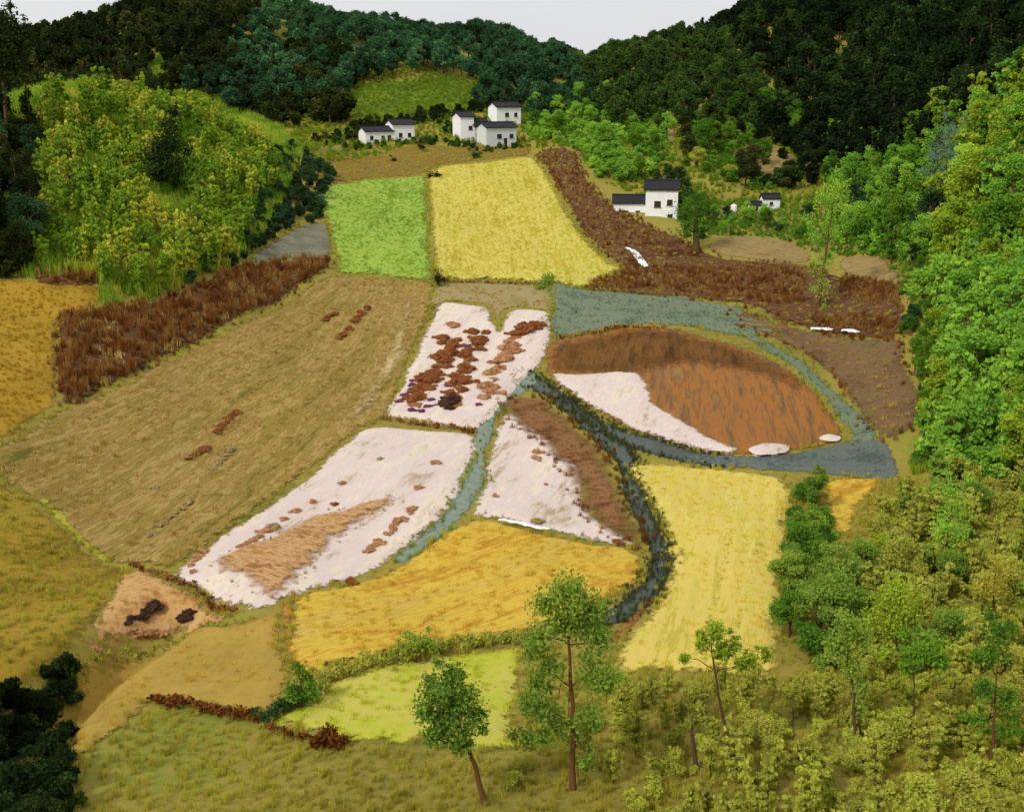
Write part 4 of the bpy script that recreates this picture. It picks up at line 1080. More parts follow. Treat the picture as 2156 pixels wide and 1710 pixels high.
tufts('grass', 'grass on the hill behind the hamlet', [(560, 240), (740, 150), (1400, 170), (1800, 180), (1960, 260), (1960, 500), (1720, 440), (1440, 440), (1280, 390), (1200, 310), (900, 300), (620, 340)], 0.5, (0.6, 1.3), 'meadow', excl=allb)
tufts('grass', 'grass on the slope at the right edge', [(1940, 400), (2500, 200), (2500, 1010), (1920, 1010), (1960, 800)], 1.2, (0.6, 1.4), 'yellowgreen', excl=allb)
for k in ('bank', 'oldbank'):
    tufts('dry_reeds', 'reddish dry reeds on the brown bank' if k == 'bank' else 'reddish dry reeds on the short brown strip', None, 2.2, (0.7, 1.5), 'rust', REED, world=wb(k), lift=0.4)
for i, (pp, d, lab) in enumerate([([(1245, 590), (1330, 566), (1500, 566), (1690, 570), (1700, 640), (1600, 640), (1400, 618), (1250, 610)], 1.6, 'dark brown dry reeds along the foot of the ploughed field'),
                                  ([(1768, 592), (1800, 586), (1895, 606), (1895, 645), (1820, 640), (1770, 622)], 3.0, 'dense dark brown reeds at the right end of the ploughed field'),
                                  ([(1705, 662), (1800, 664), (1890, 676), (1890, 704), (1800, 696), (1710, 690)], 2.4, 'dark brown reeds beside the white plastic sheets'),
                                  ([(1135, 325), (1210, 322), (1260, 410), (1400, 490), (1500, 540), (1330, 560), (1230, 490), (1150, 350)], 0.5, 'sparse brown weeds on the upper ploughed field')]):
    tufts('dry_reeds', lab, pp, d, (0.5, 1.1), 'rust', REED, lift=0.2)
for k, key, d, hr, lab in [('brownR', 'foreground', 0.35, (0.2, 0.5), 'stray olive weeds on the ploughed brown field'), ('brownR', 'tan', 0.4, (0.15, 0.4), 'stray dry stalks on the ploughed brown field'), ('bank', 'tan', 0.3, (0.5, 1.1), 'pale dry stalks among the reddish reeds of the bank'), ('tealU', 'tealgrass', 1.0, (0.10, 0.25), 'thin grass on the grey green path'), ('tealR', 'tealgrass', 0.8, (0.12, 0.35), 'thin grass on the narrow path'), ('upwhite', 'tan', 0.12, (0.08, 0.2), 'scattered dry stalks on the upper white field'), ('lowwhite', 'tan', 0.12, (0.08, 0.2), 'scattered dry stalks on the lower white field'), ('straw', 'tan', 1.2, (0.15, 0.35), 'straw on the tilled strip'), ('yellow', 'wheat', 1.3, (0.3, 0.55), 'ripe yellow crop below the white houses'), ('paleY', 'palewheat', 1.6, (0.2, 0.4), 'pale yellow crop beside the stream'), ('gold', 'goldcrop', 1.6, (0.2, 0.42), 'golden crop below the white clay'),
                           ('green', 'greencrop', 1.5, (0.3, 0.5), 'bright green young crop'), ('lime', 'limecrop', 2.2, (0.15, 0.35), 'lime yellow crop in the foreground'), ('mustard', 'goldcrop', 0.9, (0.15, 0.35), 'stubble on the mustard field'), ('tan', 'tan', 0.9, (0.2, 0.5), 'dry stubble on the tan slope'), ('dull', 'tan', 0.5, (0.2, 0.5), 'dry weeds on the dull brown field'), ('fallow', 'tan', 0.8, (0.2, 0.45), 'dry weeds on the khaki fallow'), ('smallY', 'goldcrop', 1.6, (0.2, 0.4), 'stubble on the small ochre field')]:
    tufts('crop_growth', lab, None, d, hr, key, CROP, world=wb(k), lift=0.15)

def fringe(name, label, keys, per_m, hr, mat, off=0.45, lift=0.1):
    P = []
    for k in keys:
        B = BOUND[k]
        for a, b in zip(B, B[1:] + B[:1]):
            n = np.random.poisson(per_m * (b - a).length)
            for _ in range(n):
                q = a.lerp(b, random.random()) + Vector((random.gauss(0, off), random.gauss(0, off)))
                P.append((q.x, q.y, hz(q.x, q.y) + lift))
    mass(name, label, P, np.random.uniform(*hr, len(P)), source('fringe', GRASS, LF[mat]), len(GRASS), 0.15)
fringe('grass', 'olive grass fringing the field edges', ['tan', 'yellow', 'green', 'paleY', 'gold', 'lime', 'mustard', 'sand', 'smallY', 'fallow', 'paddy', 'tealU', 'terrace', 'roadpatch'], 1.6, (0.2, 0.6), 'foreground')
fringe('grass', 'pale dry grass fringing the white fields', ['upwhite', 'lowwhite', 'midwhite', 'straw', 'sand', 'paddywhite'], 1.0, (0.15, 0.4), 'tan', 0.35, 0.18)
fringe('grass', 'dark wet grass along the streams', ['streamA', 'streamB'], 7.0, (0.18, 0.45), 'bankgrass', 0.45)
fringe('grass', 'dull green grass along the teal brook and path', ['streamC', 'tealR', 'tealU'], 1.2, (0.2, 0.5), 'sage', 0.4)
fringe('dry_reeds', 'brown weeds at the rims of the earth banks', ['midbrown', 'brownR', 'bank', 'dull'], 1.2, (0.3, 0.8), 'rust', 0.5)

# ------------------------------------------------------------------ trees and bushes, one by one
def plant(kind, p, h, mat, label, cat, group, bark=None, far=False, name=None, wide=1.0):
    tr, cr = random.choice((FAR if far else TREE)[kind])
    nm = name or ('bush' if kind == 'bush' else 'tree')
    r = empty(nm, (p[0], p[1], p[2] - 0.05), random.uniform(0, 6.28))
    r.scale = (h * wide, h * wide, h)
    for part, me, m in (('stem' if kind == 'bush' else 'trunk', tr, bark or M_bark), ('crown', cr, mat)):
        if not me.materials: me.materials.append(m)
        o = link_mesh(part, me, None, r); own_mat(o, m)
    return tag(r, label, cat, group)

CN = {'lightolive': 'light olive', 'bright': 'bright green', 'mid': 'mid green', 'dark': 'dark', 'darkbush': 'dark bluish green', 'teal': 'teal', 'olive': 'olive', 'yellowgreen': 'yellow green', 'sage': 'sage green', 'black': 'blackish', 'foreground': 'khaki', 'tan': 'brownish'}
def pixel_of(p):
    d = p[1] * CP - (p[2] - CAMZ) * SP
    return 1078 + F * p[0] / d, 855 - F * (p[1] * SP + (p[2] - CAMZ) * CP) / d
def grove(pix, spacing, hr, kinds, mats, label, group, excl=(), wide=1.0, cap=60, dens=1.2):
    pts = [p for p in poly_points(pix_poly(pix), dens, excl) if -70 < pixel_of(p)[0] < 2230]
    pts = spaced(pts, spacing)[:cap]
    pts.sort(key=lambda p: p[0] / p[1])
    seen = {}
    for p in pts:
        kind = random.choice(kinds); mat = random.choice(mats)
        h = random.uniform(*hr) * (0.62 if kind == 'bush' else 1.0)
        noun = 'bush' if kind == 'bush' else 'tree'
        lab = CN[mat] + ' ' + label.replace('PLANT', noun)
        i = seen.get(lab, 0); seen[lab] = i + 1
        lab = lab + (', leftmost' if i == 0 else ', %s from left' % ordinal(i))
        plant(kind, p, h, LF[mat], lab, noun, group, wide=wide * random.uniform(0.85, 1.2))

grove([(-90, 300), (30, 262), (85, 300), (100, 450), (75, 590), (-90, 600)], 3.0, (7, 12), ('broad', 'tall', 'conifer'), ('dark', 'dark', 'darkbush'), 'PLANT at the left edge of the hillside', 'dark trees at the left edge', cap=24)
grove([(110, 200), (260, 196), (420, 232), (560, 296), (620, 335), (560, 345), (420, 285), (260, 235), (110, 235)], 3.6, (3, 6), ('bush', 'broad'), ('mid', 'darkbush', 'olive'), 'PLANT along the top of the left hillside', 'bushes along the top of the hillside', cap=22)
grove([(560, 335), (640, 322), (705, 372), (690, 430), (672, 470), (630, 474), (560, 515), (500, 562), (400, 598), (392, 588), (480, 540), (525, 470), (535, 400)], 2.4, (2.8, 5.2), ('bush', 'bush', 'broad'), ('darkbush', 'darkbush', 'teal'), 'PLANT in the thicket above the grey road', 'dark thicket above the grey road', cap=48)
grove([(1115, 222), (1200, 200), (1330, 196), (1400, 235), (1412, 330), (1420, 352), (1350, 372), (1290, 384), (1250, 370), (1225, 325), (1160, 300), (1112, 296)], 3.9, (4.5, 7.5), ('broad', 'bush', 'broad'), ('bright', 'bright', 'mid'), 'PLANT in the clump between the hamlets', 'bright clump between the hamlets', cap=50, wide=1.15)
grove([(1424, 240), (1520, 225), (1700, 215), (1745, 300), (1730, 405), (1650, 405), (1560, 400), (1440, 352)], 5.2, (5, 9), ('broad', 'bush', 'broad'), ('mid', 'olive', 'dark', 'dark'), 'PLANT on the slope behind the white sheds', 'mixed trees behind the sheds', cap=40, wide=1.15)
grove([(1430, 470), (1450, 425), (1520, 430), (1570, 470), (1700, 460), (1715, 515), (1640, 498), (1560, 492), (1490, 515), (1440, 500)], 3.0, (2.5, 5), ('bush', 'broad'), ('mid', 'bright', 'darkbush'), 'PLANT between the two storey house and sheds', 'greenery round the sheds', cap=22)
grove([(1745, 300), (1960, 265), (1990, 420), (1950, 560), (1895, 560), (1800, 520), (1765, 530), (1740, 450)], 4.6, (5, 9), ('broad', 'tall'), ('bright', 'mid', 'bright', 'darkbush'), 'PLANT on the slope right of the thin tree', 'light green trees on the right slope', cap=40, wide=1.15)
grove([(1965, 280), (2260, 170), (2260, 600), (2000, 620), (1975, 500)], 5.0, (7, 12), ('tall', 'plume', 'broad'), ('yellowgreen', 'mid', 'bright', 'yellowgreen'), 'PLANT high on the right edge', 'yellow green trees on the right edge', cap=40, wide=1.2)
grove([(1965, 620), (2260, 600), (2260, 1010), (2000, 1010), (1950, 900), (1990, 800)], 3.7, (6, 10), ('tall', 'plume', 'broad'), ('bright', 'bright', 'yellowgreen'), 'PLANT on the right edge beside the fields', 'tall bright trees on the right edge', cap=36, wide=1.25)
grove([(1905, 560), (1948, 560), (1965, 700), (1985, 850), (1955, 1000), (1915, 990), (1945, 850), (1905, 740)], 2.4, (3, 5.5), ('bush', 'tall'), ('darkbush', 'mid'), 'PLANT bordering the brown fields on the right', 'dark border of the brown fields', cap=24)
grove([(1682, 1050), (1728, 1040), (1735, 1150), (1740, 1230), (1835, 1230), (1810, 1400), (1665, 1425), (1655, 1260), (1668, 1150)], 2.2, (3.2, 5.4), ('broad', 'bush', 'tall'), ('sage', 'mid', 'sage'), 'PLANT right of the pale yellow field', 'trees right of the pale yellow field', cap=34, wide=1.25)
grove([(1880, 1060), (2260, 1020), (2260, 1420), (1830, 1420), (1835, 1240)], 2.5, (2.6, 5), ('broad', 'bush', 'plume'), ('olive', 'yellowgreen', 'olive', 'sage'), 'PLANT on the lower right slope', 'upper thicket of the lower right slope', cap=52, wide=1.3)
grove([(1820, 1410), (2260, 1420), (2260, 1800), (1500, 1800), (1560, 1640), (1680, 1490)], 2.0, (1.6, 3.6), ('bush', 'wispy', 'plume'), ('olive', 'lightolive', 'olive', 'lightolive'), 'PLANT in the lower right corner', 'low bushes of the lower right corner', cap=60, wide=1.2)
grove([(1295, 1450), (1500, 1440), (1640, 1450), (1600, 1560), (1480, 1660), (1300, 1660)], 1.9, (1.5, 3.0), ('bush', 'plume', 'wispy'), ('olive', 'lightolive', 'lightolive'), 'PLANT in front of the pale yellow field', 'low bushes in front of the pale yellow field', cap=40, wide=1.2)
grove([(1100, 1480), (1290, 1440), (1290, 1660), (1060, 1680)], 2.0, (1.2, 2.6), ('bush', 'wispy'), ('lightolive', 'olive'), 'PLANT around the tall straight tree', 'low bushes round the straight tree', cap=20, wide=1.2)
grove([(30, 1480), (110, 1420), (150, 1390), (158, 1440), (140, 1520), (132, 1650), (115, 1790), (-100, 1790), (-100, 1560)], 1.05, (1.6, 3.4), ('bush',), ('black', 'black', 'dark'), 'PLANT standing in for shade in the lower left gully', 'bushes standing in for the gully shade', cap=60, dens=2.0, wide=1.25)  # dark bushes added to make up the black shadow in the gully
# dark wood that comes down the right slope
pts = poly_points([(74, 240), (112, 205), (150, 190), (230, 190), (230, 300), (62, 300)], 0.06)
mass('forest', 'dark wood low on the right hill above the light trees', pts, np.random.uniform(7, 11, len(pts)), source('forest_low', FAR['broad'] + FAR['conifer'], LF['black']), 8)
pts = poly_points(pix_poly([(380, 150), (560, 120), (740, 120), (760, 170), (725, 200), (735, 245), (700, 275), (620, 290), (520, 240), (430, 200)]), 0.05)
mass('forest', 'dark wood between the left hillside and the hamlet', pts, np.random.uniform(5, 9, len(pts)), source('forest_left', FAR['broad'] + FAR['bush'], LF['dark']), 8)

def shrubs(name, label, pix, dens, hr, key, src=('bush',), excl=(), keep=()):
    meshes = [m for q in src for m in FAR[q]]
    pts = poly_points(pix_poly(pix), dens, [wb(k) for k in BOUND if k not in ('meadow', 'terrace', 'ochre', 'olive') and k not in keep] + list(excl))
    mass(name, label, pts - np.array([0, 0, 0.1]), np.random.uniform(*hr, len(pts)), source('shrubs' + ''.join(src), meshes, LF[key]), len(meshes))
shrubs('thicket', 'tall feathery yellow green thicket covering the left hillside', [(90, 220), (200, 205), (300, 215), (420, 250), (540, 310), (600, 360), (560, 430), (520, 520), (450, 575), (330, 622), (225, 645), (210, 600), (80, 580), (90, 400)], 0.24, (3.2, 6.2), 'hill', ('plume',), [pix_poly([(318, 372), (396, 372), (410, 440), (380, 480), (320, 480), (300, 430)])])
shrubs('thicket', 'tall feathery bright green thicket on the right edge', [(1960, 560), (2400, 500), (2400, 1010), (1990, 1015), (1950, 920), (1985, 800)], 0.16, (4.5, 8), 'bright', ('plume',))
shrubs('thicket', 'tall feathery yellow green thicket high on the right edge', [(1965, 290), (2400, 190), (2400, 600), (2000, 620), (1975, 500)], 0.09, (4.5, 8), 'yellowgreen', ('plume',))
shrubs('thicket', 'feathery light green thicket right of the tall thin tree', [(1745, 300), (1960, 265), (1990, 420), (1950, 560), (1895, 560), (1800, 520), (1765, 530), (1740, 450)], 0.08, (3.5, 6.5), 'mid', ('plume',))
shrubs('thicket', 'feathery olive thicket on the lower right slope', [(1850, 1080), (1990, 1020), (2400, 1000), (2400, 1450), (1830, 1430), (1820, 1260)], 0.14, (2.0, 4.0), 'olive', ('plume',))
shrubs('thicket', 'feathery olive thicket in the lower right corner', [(1650, 1460), (1820, 1420), (2400, 1440), (2400, 1850), (1400, 1850), (1450, 1640)], 0.16, (1.2, 2.8), 'lightolive', ('plume',))
shrubs('thicket', 'feathery olive thicket in front of the pale yellow field', [(1290, 1440), (1640, 1440), (1640, 1560), (1460, 1640), (1290, 1660)], 0.22, (1.0, 2.4), 'lightolive', ('plume',))
shrubs('undergrowth', 'dark undergrowth of the thicket above the grey road', [(560, 335), (640, 322), (705, 372), (690, 430), (672, 470), (630, 474), (560, 515), (500, 562), (400, 598), (392, 588), (480, 540), (525, 470), (535, 400)], 0.22, (1.2, 2.8), 'darkbush')
shrubs('undergrowth', 'black scrub standing in for shade in the lower left gully', [(-200, 1530), (0, 1486), (70, 1450), (130, 1405), (160, 1380), (155, 1450), (144, 1540), (136, 1660), (118, 1800), (-200, 1800)], 1.4, (0.9, 2.4), 'black', keep=('gully',))  # scrub added to fill out the gully's black shadow
shrubs('undergrowth', 'dark scrub in front of the hamlet houses', [(700, 318), (760, 308), (850, 302), (890, 298), (960, 302), (1020, 314), (1100, 306), (1115, 296), (1118, 310), (1020, 326), (960, 312), (890, 306), (770, 316)], 0.32, (0.8, 2.0), 'forestgreen')
shrubs('undergrowth', 'black green scrub behind the hamlet houses', [(660, 300), (760, 262), (890, 245), (960, 232), (1110, 212), (1120, 222), (1040, 240), (960, 250), (890, 262), (770, 285), (690, 312)], 0.14, (1.5, 3.6), 'dark')
shrubs('undergrowth', 'dark scrub close round the long white house', [(690, 300), (760, 296), (766, 270), (740, 250), (890, 236), (960, 240), (960, 290), (900, 290), (890, 262), (760, 262), (740, 312)], 0.10, (1.0, 2.6), 'forestgreen')
shrubs('undergrowth', 'dark scrub close round the two storey house', [(1290, 388), (1440, 352), (1460, 420), (1450, 470), (1430, 468), (1425, 384), (1350, 386), (1290, 402)], 0.2, (1.2, 3.0), 'forestgreen')
shrubs('undergrowth', 'dark undergrowth at the left edge of the hillside', [(-200, 320), (30, 275), (75, 320), (85, 450), (60, 585), (-200, 600)], 0.25, (2.0, 5.0), 'dark')
shrubs('undergrowth', 'green undergrowth in the clump between the hamlets', [(1115, 222), (1200, 200), (1330, 196), (1400, 235), (1412, 330), (1420, 352), (1350, 372), (1290, 384), (1250, 370), (1225, 325), (1160, 300), (1112, 296)], 0.22, (1.6, 3.4), 'bright')
shrubs('undergrowth', 'dark undergrowth on the slope behind the sheds', [(1500, 215), (1720, 195), (1745, 300), (1730, 400), (1640, 400), (1600, 395), (1590, 300)], 0.10, (2.5, 6.0), 'black', ('bush', 'broad'))
shrubs('undergrowth', 'green undergrowth on the slope behind the sheds', [(1424, 240), (1520, 225), (1600, 220), (1620, 405), (1560, 400), (1440, 352)], 0.14, (1.5, 3.5), 'mid')
shrubs('undergrowth', 'light green undergrowth right of the tall thin tree', [(1745, 300), (1960, 265), (1990, 420), (1950, 560), (1895, 560), (1800, 520), (1765, 530), (1740, 450)], 0.22, (1.5, 3.5), 'bright')
shrubs('undergrowth', 'yellow green undergrowth high on the right edge', [(1965, 280), (2400, 170), (2400, 600), (2000, 620), (1975, 500)], 0.16, (2, 5), 'yellowgreen')
shrubs('undergrowth', 'bright undergrowth on the right edge beside the fields', [(1960, 600), (2400, 600), (2400, 1010), (1990, 1015), (1950, 920), (1985, 800)], 0.3, (2, 4.5), 'bright')
shrubs('undergrowth', 'olive undergrowth on the lower right slope', [(1850, 1080), (1990, 1020), (2400, 1000), (2400, 1430), (1830, 1420), (1820, 1260)], 0.5, (0.9, 2.2), 'lightolive')
shrubs('undergrowth', 'low olive undergrowth in the lower right corner', [(1650, 1440), (1820, 1400), (2400, 1420), (2400, 1850), (1300, 1850), (1250, 1650), (1450, 1600)], 0.55, (0.5, 1.4), 'lightolive')
shrubs('undergrowth', 'sage undergrowth right of the pale yellow field', [(1676, 1060), (1728, 1050), (1735, 1150), (1745, 1240), (1835, 1240), (1810, 1410), (1660, 1425), (1655, 1260)], 0.3, (0.9, 2.2), 'sage')

def hero(label, base, trunk, clump, mat, bark, r0, n, leafm, group=None, limbs=True, sparse=0.6, name='tree'):
    """a tree drawn limb by limb: trunk and clumps given in picture points relative to where it stands"""
    p = at(*base); k = ppm(p)
    rng = np.random.default_rng(int(base[0]))
    el = math.atan2(CAMZ - p.z, p.y)
    def L(q, dep=0.0): return ((q[0] - base[0]) / k, dep, (base[1] - q[1]) / (k * math.cos(el)))
    root = empty(name, (p.x, p.y, p.z - 0.1))
    tag(root, label, 'tree' if name == 'tree' else 'bush', group)
    T = [L(q) for q in [base] + trunk]
    P = []
    for a, b in zip(T[:-1], T[1:]):
        for i in range(3): P.append(tuple(np.array(a) + (np.array(b) - np.array(a)) * i / 3 + rng.normal(size=3) * 0.03))
    P.append(T[-1])
    m = len(P)
    parts = [tube(P, [r0 * (1.3 - 1.05 * i / (m - 1)) if i else r0 * 1.6 for i in range(m)], 8)]
    C, R = [], []
    for (a, b, rr) in clump:
        dep = rng.uniform(-1.0, 1.0) * 0.12 * abs(clump[0][2] + 60) / k
        c = L((a, b), dep); C.append(c); R.append(rr / k)
        for _ in range(3):
            o = rng.normal(size=3) * rr / k * 0.55; C.append(tuple(np.array(c) + o)); R.append(rr / k * rng.uniform(0.35, 0.6))
        if limbs:
            j = min(range(m // 3, m), key=lambda j: abs(P[j][2] - (c[2] - 0.5 * rr / k - 0.3)))
            parts.append(limb(P[j], c, r0 * 0.4, r0 * 0.1, rng, 4, 0.08, 5))
            for _ in range(3): parts.append(limb(c, tuple(np.array(c) + rng.normal(size=3) * rr / k * 0.5), r0 * 0.13, r0 * 0.04, rng, 3, 0.06, 4))
    V, Fc = join(parts)
    link_mesh('trunk', mesh_from('trunk', V, Fc, smooth=True), bark, root)
    R = [q * 1.12 for q in R]
    Q, t = clumps(C, R, int(n * 1.5), rng, 0.95, 0.8)
    V, Fc, tt = leaf_arrays(Q, leafm * 0.78, rng, t, droop=0.5)
    link_mesh('crown', mesh_from('crown', V, Fc, tt), mat, root)
    return root

hero('leaning tree with a reddish trunk in front of the lime field', (1022, 1692), [(1005, 1630), (990, 1580), (965, 1530), (950, 1470)], [(955, 1445, 34), (920, 1475, 40), (985, 1480, 38), (950, 1515, 46), (900, 1510, 30), (1000, 1520, 28), (970, 1560, 36), (920, 1550, 30)], LF['sage'], M_bark_red, 0.12, 4600, 0.20)
hero('tall straight tree with hanging foliage in front of the golden field', (1208, 1660), [(1205, 1560), (1198, 1460), (1192, 1380), (1190, 1300)], [(1190, 1275, 42), (1150, 1310, 44), (1235, 1310, 44), (1190, 1345, 50), (1130, 1365, 38), (1255, 1365, 42), (1150, 1420, 44), (1245, 1430, 46), (1130, 1490, 40), (1170, 1530, 44), (1235, 1520, 36), (1110, 1560, 32), (1240, 1600, 24)], LF['sage'], M_bark_red, 0.12, 8500, 0.20)
hero('leaning tree with fresh lime leaves before the pale yellow field', (1545, 1620), [(1525, 1540), (1505, 1470), (1490, 1400), (1482, 1365)], [(1488, 1345, 24), (1465, 1372, 18), (1530, 1380, 20), (1565, 1400, 18), (1505, 1385, 22), (1550, 1415, 16), (1600, 1395, 16), (1430, 1400, 14)], LF['yellowgreen'], M_bark, 0.085, 3000, 0.17)
hero('short bent bare trunk with few leaves left of the leaning lime tree', (1468, 1620), [(1458, 1570), (1452, 1535), (1462, 1512)], [(1466, 1500, 18), (1446, 1515, 14), (1480, 1515, 14)], LF['olive'], M_bark, 0.11, 500, 0.15)
hero('thin trunk with a bushy head on the lower right slope', (1925, 1570), [(1918, 1510), (1910, 1450), (1908, 1400)], [(1908, 1385, 30), (1940, 1375, 36), (1955, 1400, 28), (1890, 1410, 22)], LF['mid'], M_bark, 0.08, 1900, 0.17)
hero('crooked dark tree between the sage trees and the right slope', (1800, 1570), [(1795, 1510), (1785, 1450), (1770, 1400), (1762, 1350)], [(1762, 1330, 36), (1795, 1360, 30), (1780, 1410, 28), (1745, 1370, 30), (1800, 1450, 24), (1805, 1500, 20)], LF['sage'], M_bark, 0.08, 2300, 0.18)
hero('slim tall tree near the right edge of the lower slope', (2085, 1620), [(2082, 1540), (2075, 1460), (2072, 1380)], [(2065, 1350, 34), (2060, 1400, 30), (2050, 1460, 28), (2100, 1480, 30), (2045, 1520, 22), (2105, 1540, 24)], LF['mid'], M_bark_red, 0.08, 2400, 0.18)
hero('brownish bare looking tree at the right edge above the slim tree', (2085, 1330), [(2085, 1260), (2080, 1190)], [(2085, 1200, 30), (2078, 1240, 28), (2100, 1290, 24)], LF['foreground'], M_bark, 0.12, 1100, 0.2)
hero('small round tree on the hedge above the lime field', (880, 1392), [(880, 1365), (879, 1345)], [(872, 1342, 20), (895, 1348, 20), (880, 1358, 22), (850, 1362, 16), (910, 1362, 14)], LF['sage'], M_bark_red, 0.13, 1200, 0.18)
hero('small tree with a dark stem at the left point of the lime field', (638, 1490), [(637, 1460), (636, 1430)], [(634, 1400, 18), (648, 1425, 22), (618, 1445, 22), (660, 1455, 22), (640, 1465, 22), (600, 1475, 18)], LF['mid'], M_bark_red, 0.13, 1500, 0.18)
hero('tall thin light green tree with a bare stem beside the ploughed field', (1722, 648), [(1728, 560), (1735, 480), (1738, 430)], [(1740, 400, 30), (1715, 430, 26), (1755, 440, 26), (1735, 480, 28), (1705, 500, 22), (1740, 540, 24), (1710, 560, 24), (1730, 610, 26)], LF['bright'], M_bark_red, 0.2, 2600, 0.3)
hero('round tree with a thick dark trunk right of the two storey house', (1466, 530), [(1464, 500), (1464, 470), (1462, 440)], [(1460, 420, 32), (1435, 445, 30), (1490, 445, 30), (1462, 465, 34), (1440, 480, 22), (1490, 482, 20)], LF['mid'], M_bark, 0.55, 2600, 0.34)
hero('black green cypress like tree standing alone on the left hillside', (350, 402), [(352, 350), (362, 300), (372, 255)], [(350, 365, 36), (336, 338, 34), (364, 345, 36), (350, 312, 34), (368, 295, 30), (372, 265, 24), (380, 240, 16), (334, 370, 26), (370, 372, 26)], LF['black'], M_bark, 0.3, 7000, 0.4)
hero('little dark bush at the corner of the yellow field', (925, 606), [(925, 595), (924, 585)], [(920, 582, 12), (932, 588, 12), (922, 594, 14)], LF['dark'], M_bark, 0.08, 700, 0.2, name='bush')
hero('black bush in front of the long white house', (887, 318), [(887, 312), (886, 305)], [(884, 306, 7), (891, 309, 7)], LF['black'], M_bark, 0.08, 320, 0.3, name='bush')
hero('tiny dark bush on the terrace', (829, 342), [(829, 339), (829, 336)], [(829, 337, 6)], LF['dark'], M_bark, 0.06, 200, 0.3, name='bush')
hero('grey green bush below the gabled white house', (1002, 334), [(1002, 328), (1002, 322)], [(998, 324, 10), (1007, 326, 10)], LF['darkbush'], M_bark, 0.08, 400, 0.3, name='bush')
hero('dark bush at the top of the green field', (912, 376), [(912, 372), (912, 368)], [(905, 368, 9), (918, 366, 10)], LF['black'], M_bark, 0.08, 400, 0.3, name='bush')
hero('blue grey tall tree among the yellow green trees high on the right', (1985, 430), [(1985, 380), (1984, 320)], [(1984, 280, 30), (1975, 310, 32), (1992, 330, 34), (1978, 360, 32), (1990, 395, 28)], LF['bluegrey'], M_bark, 0.2, 2400, 0.3)
hero('lime bright tree in the middle of the lower right thicket', (1985, 1220), [(1985, 1160), (1984, 1100)], [(1980, 1040, 36), (2000, 1080, 40), (1970, 1110, 36), (2010, 1130, 36), (2025, 1170, 32), (1990, 1160, 34)], LF['bright'], M_bark, 0.15, 2600, 0.2)
hero('yellow bushy tree left of the thin trunk with the bushy head', (1880, 1400), [(1880, 1350), (1878, 1290)], [(1880, 1250, 44), (1850, 1280, 40), (1905, 1290, 40), (1870, 1320, 44), (1900, 1350, 36)], LF['yellowgreen'], M_bark, 0.15, 2800, 0.2)
hero('dark crown standing out on the left skyline', (18, 300), [(20, 200), (22, 110), (24, 60)], [(20, 60, 34), (50, 65, 34), (-10, 70, 40), (20, 100, 44), (60, 100, 34), (-20, 130, 40), (40, 150, 40)], LF['dark'], M_bark, 0.3, 6000, 0.6)

# ------------------------------------------------------------------ hedges
def hedge(label, path, wpx, hm, mat, n, leafm, seed, lift=0.1, stems=True):
    rng = np.random.default_rng(seed)
    pts = smooth_open(plan(path), 0.4)
    o3 = at(*path[len(path) // 2])
    root = empty('hedge', o3); tag(root, label, 'hedge')
    C, R = [], []
    for i, p in enumerate(pts):
        for _ in range(2):
            x, y = p.x + rng.normal() * wpx, p.y + rng.normal() * wpx
            h = hm * rng.uniform(0.4, 1.0)
            C.append((x - o3.x, y - o3.y, hz(x, y) + lift + h * 0.5 - o3.z)); R.append(h * 0.55)
    P, t = clumps(C, R, n, rng, 1.0, 0.6)
    V, Fc, T = leaf_arrays(P, leafm, rng, t, droop=-0.6)
    link_mesh('foliage', mesh_from('foliage', V, Fc, T), mat, root)
    parts = []
    for i in range(0, len(pts), 2):
        p = pts[i]; z = hz(p.x, p.y) - o3.z
        a = (p.x - o3.x, p.y - o3.y, z - 0.1)
        parts.append(limb(a, (a[0] + rng.normal() * 0.15, a[1] + rng.normal() * 0.15, z + hm * 0.8), 0.03, 0.012, rng, 3, 0.05, 4))
    V, Fc = join(parts)
    link_mesh('stems', mesh_from('stems', V, Fc), M_bark, root)
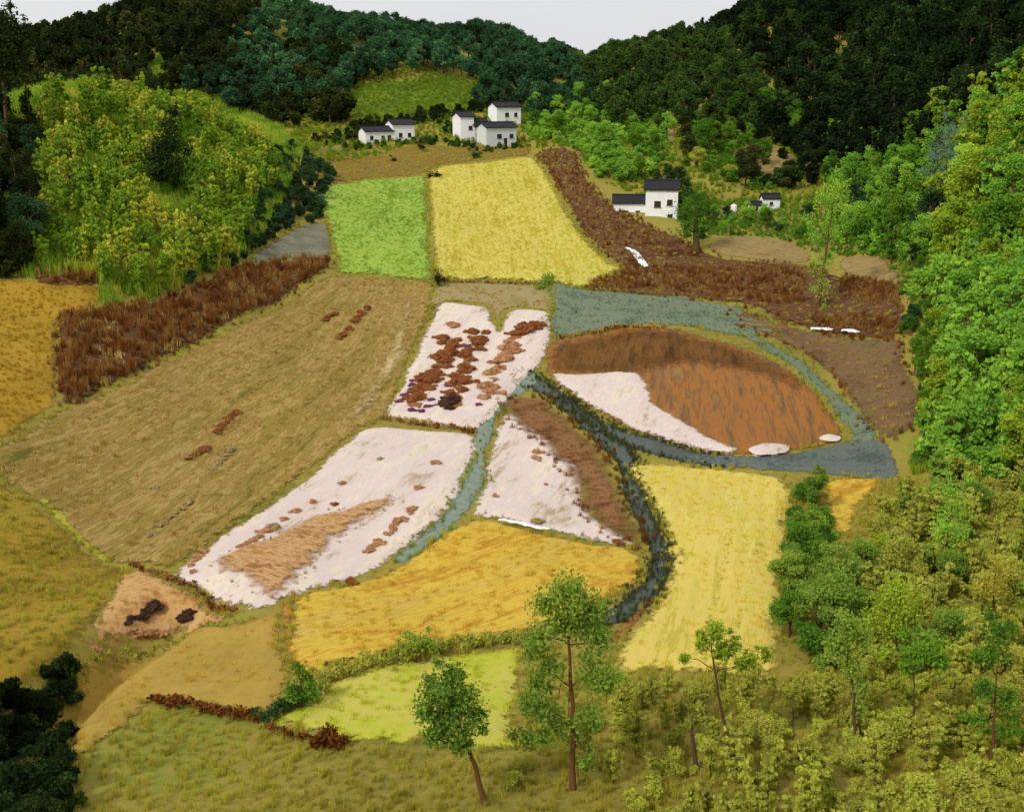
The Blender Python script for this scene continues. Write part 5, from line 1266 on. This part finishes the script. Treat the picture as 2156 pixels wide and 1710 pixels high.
hedge('low purplish brown hedge along the front of the mustard field', [(328, 1482), (400, 1494), (470, 1508), (555, 1522)], 0.22, 0.7, LF['rust'], 2600, 0.16, 1)
hedge('dark hedge rising from the point of the lime field', [(556, 1524), (590, 1504), (640, 1474)], 0.25, 0.9, LF['darkbush'], 1500, 0.17, 2)
hedge('olive brown hedge between the golden and lime fields', [(650, 1468), (700, 1432), (780, 1402), (860, 1384), (960, 1366), (1040, 1356), (1105, 1352)], 0.3, 0.9, LF['olive'], 4200, 0.18, 3)
hedge('broken low brown hedge in front of the lime field', [(575, 1540), (620, 1556), (668, 1566)], 0.2, 0.45, LF['rust'], 700, 0.14, 4)
hedge('clump of dark brown dry stalks at the corner of the lime field', [(678, 1572), (700, 1574), (718, 1576)], 0.3, 1.1, LF['rust'], 900, 0.2, 5)
hedge('dark red brown hedge between the two large white fields', [(800, 884), (860, 892), (930, 902), (995, 914)], 0.2, 0.6, LF['rust'], 1500, 0.2, 6)
hedge('short dark hedge above the sandy plot', [(282, 1196), (320, 1206), (372, 1228), (430, 1256), (488, 1294)], 0.2, 0.5, LF['rust'], 1400, 0.16, 7)
hedge('dark weedy hedge along the top of the curved paddy', [(1172, 716), (1250, 702), (1320, 692), (1400, 694)], 0.25, 0.6, LF['rust'], 1500, 0.22, 8)
hedge('thin brown hedge along the foot of the yellow field', [(930, 594), (1000, 598), (1080, 600), (1140, 602)], 0.2, 0.6, LF['rust'], 900, 0.22, 9)
hedge('grey green bush row where stream and yellow field meet', [(1138, 612), (1150, 598), (1160, 590)], 0.6, 1.6, LF['sage'], 900, 0.24, 10)
hedge('first thin line of weeds in the pale yellow field', [(1542, 1120), (1515, 1230), (1490, 1330), (1470, 1400)], 0.12, 0.3, LF['olive'], 420, 0.14, 12)
hedge('second thin line of weeds right of the first in the pale yellow field', [(1596, 1150), (1575, 1250), (1552, 1340), (1545, 1400)], 0.12, 0.3, LF['olive'], 420, 0.14, 13)
hedge('dull green hedge along the lower edge of the sandy plot', [(200, 1392), (280, 1376), (390, 1350), (470, 1326)], 0.15, 0.35, LF['olive'], 900, 0.14, 11)
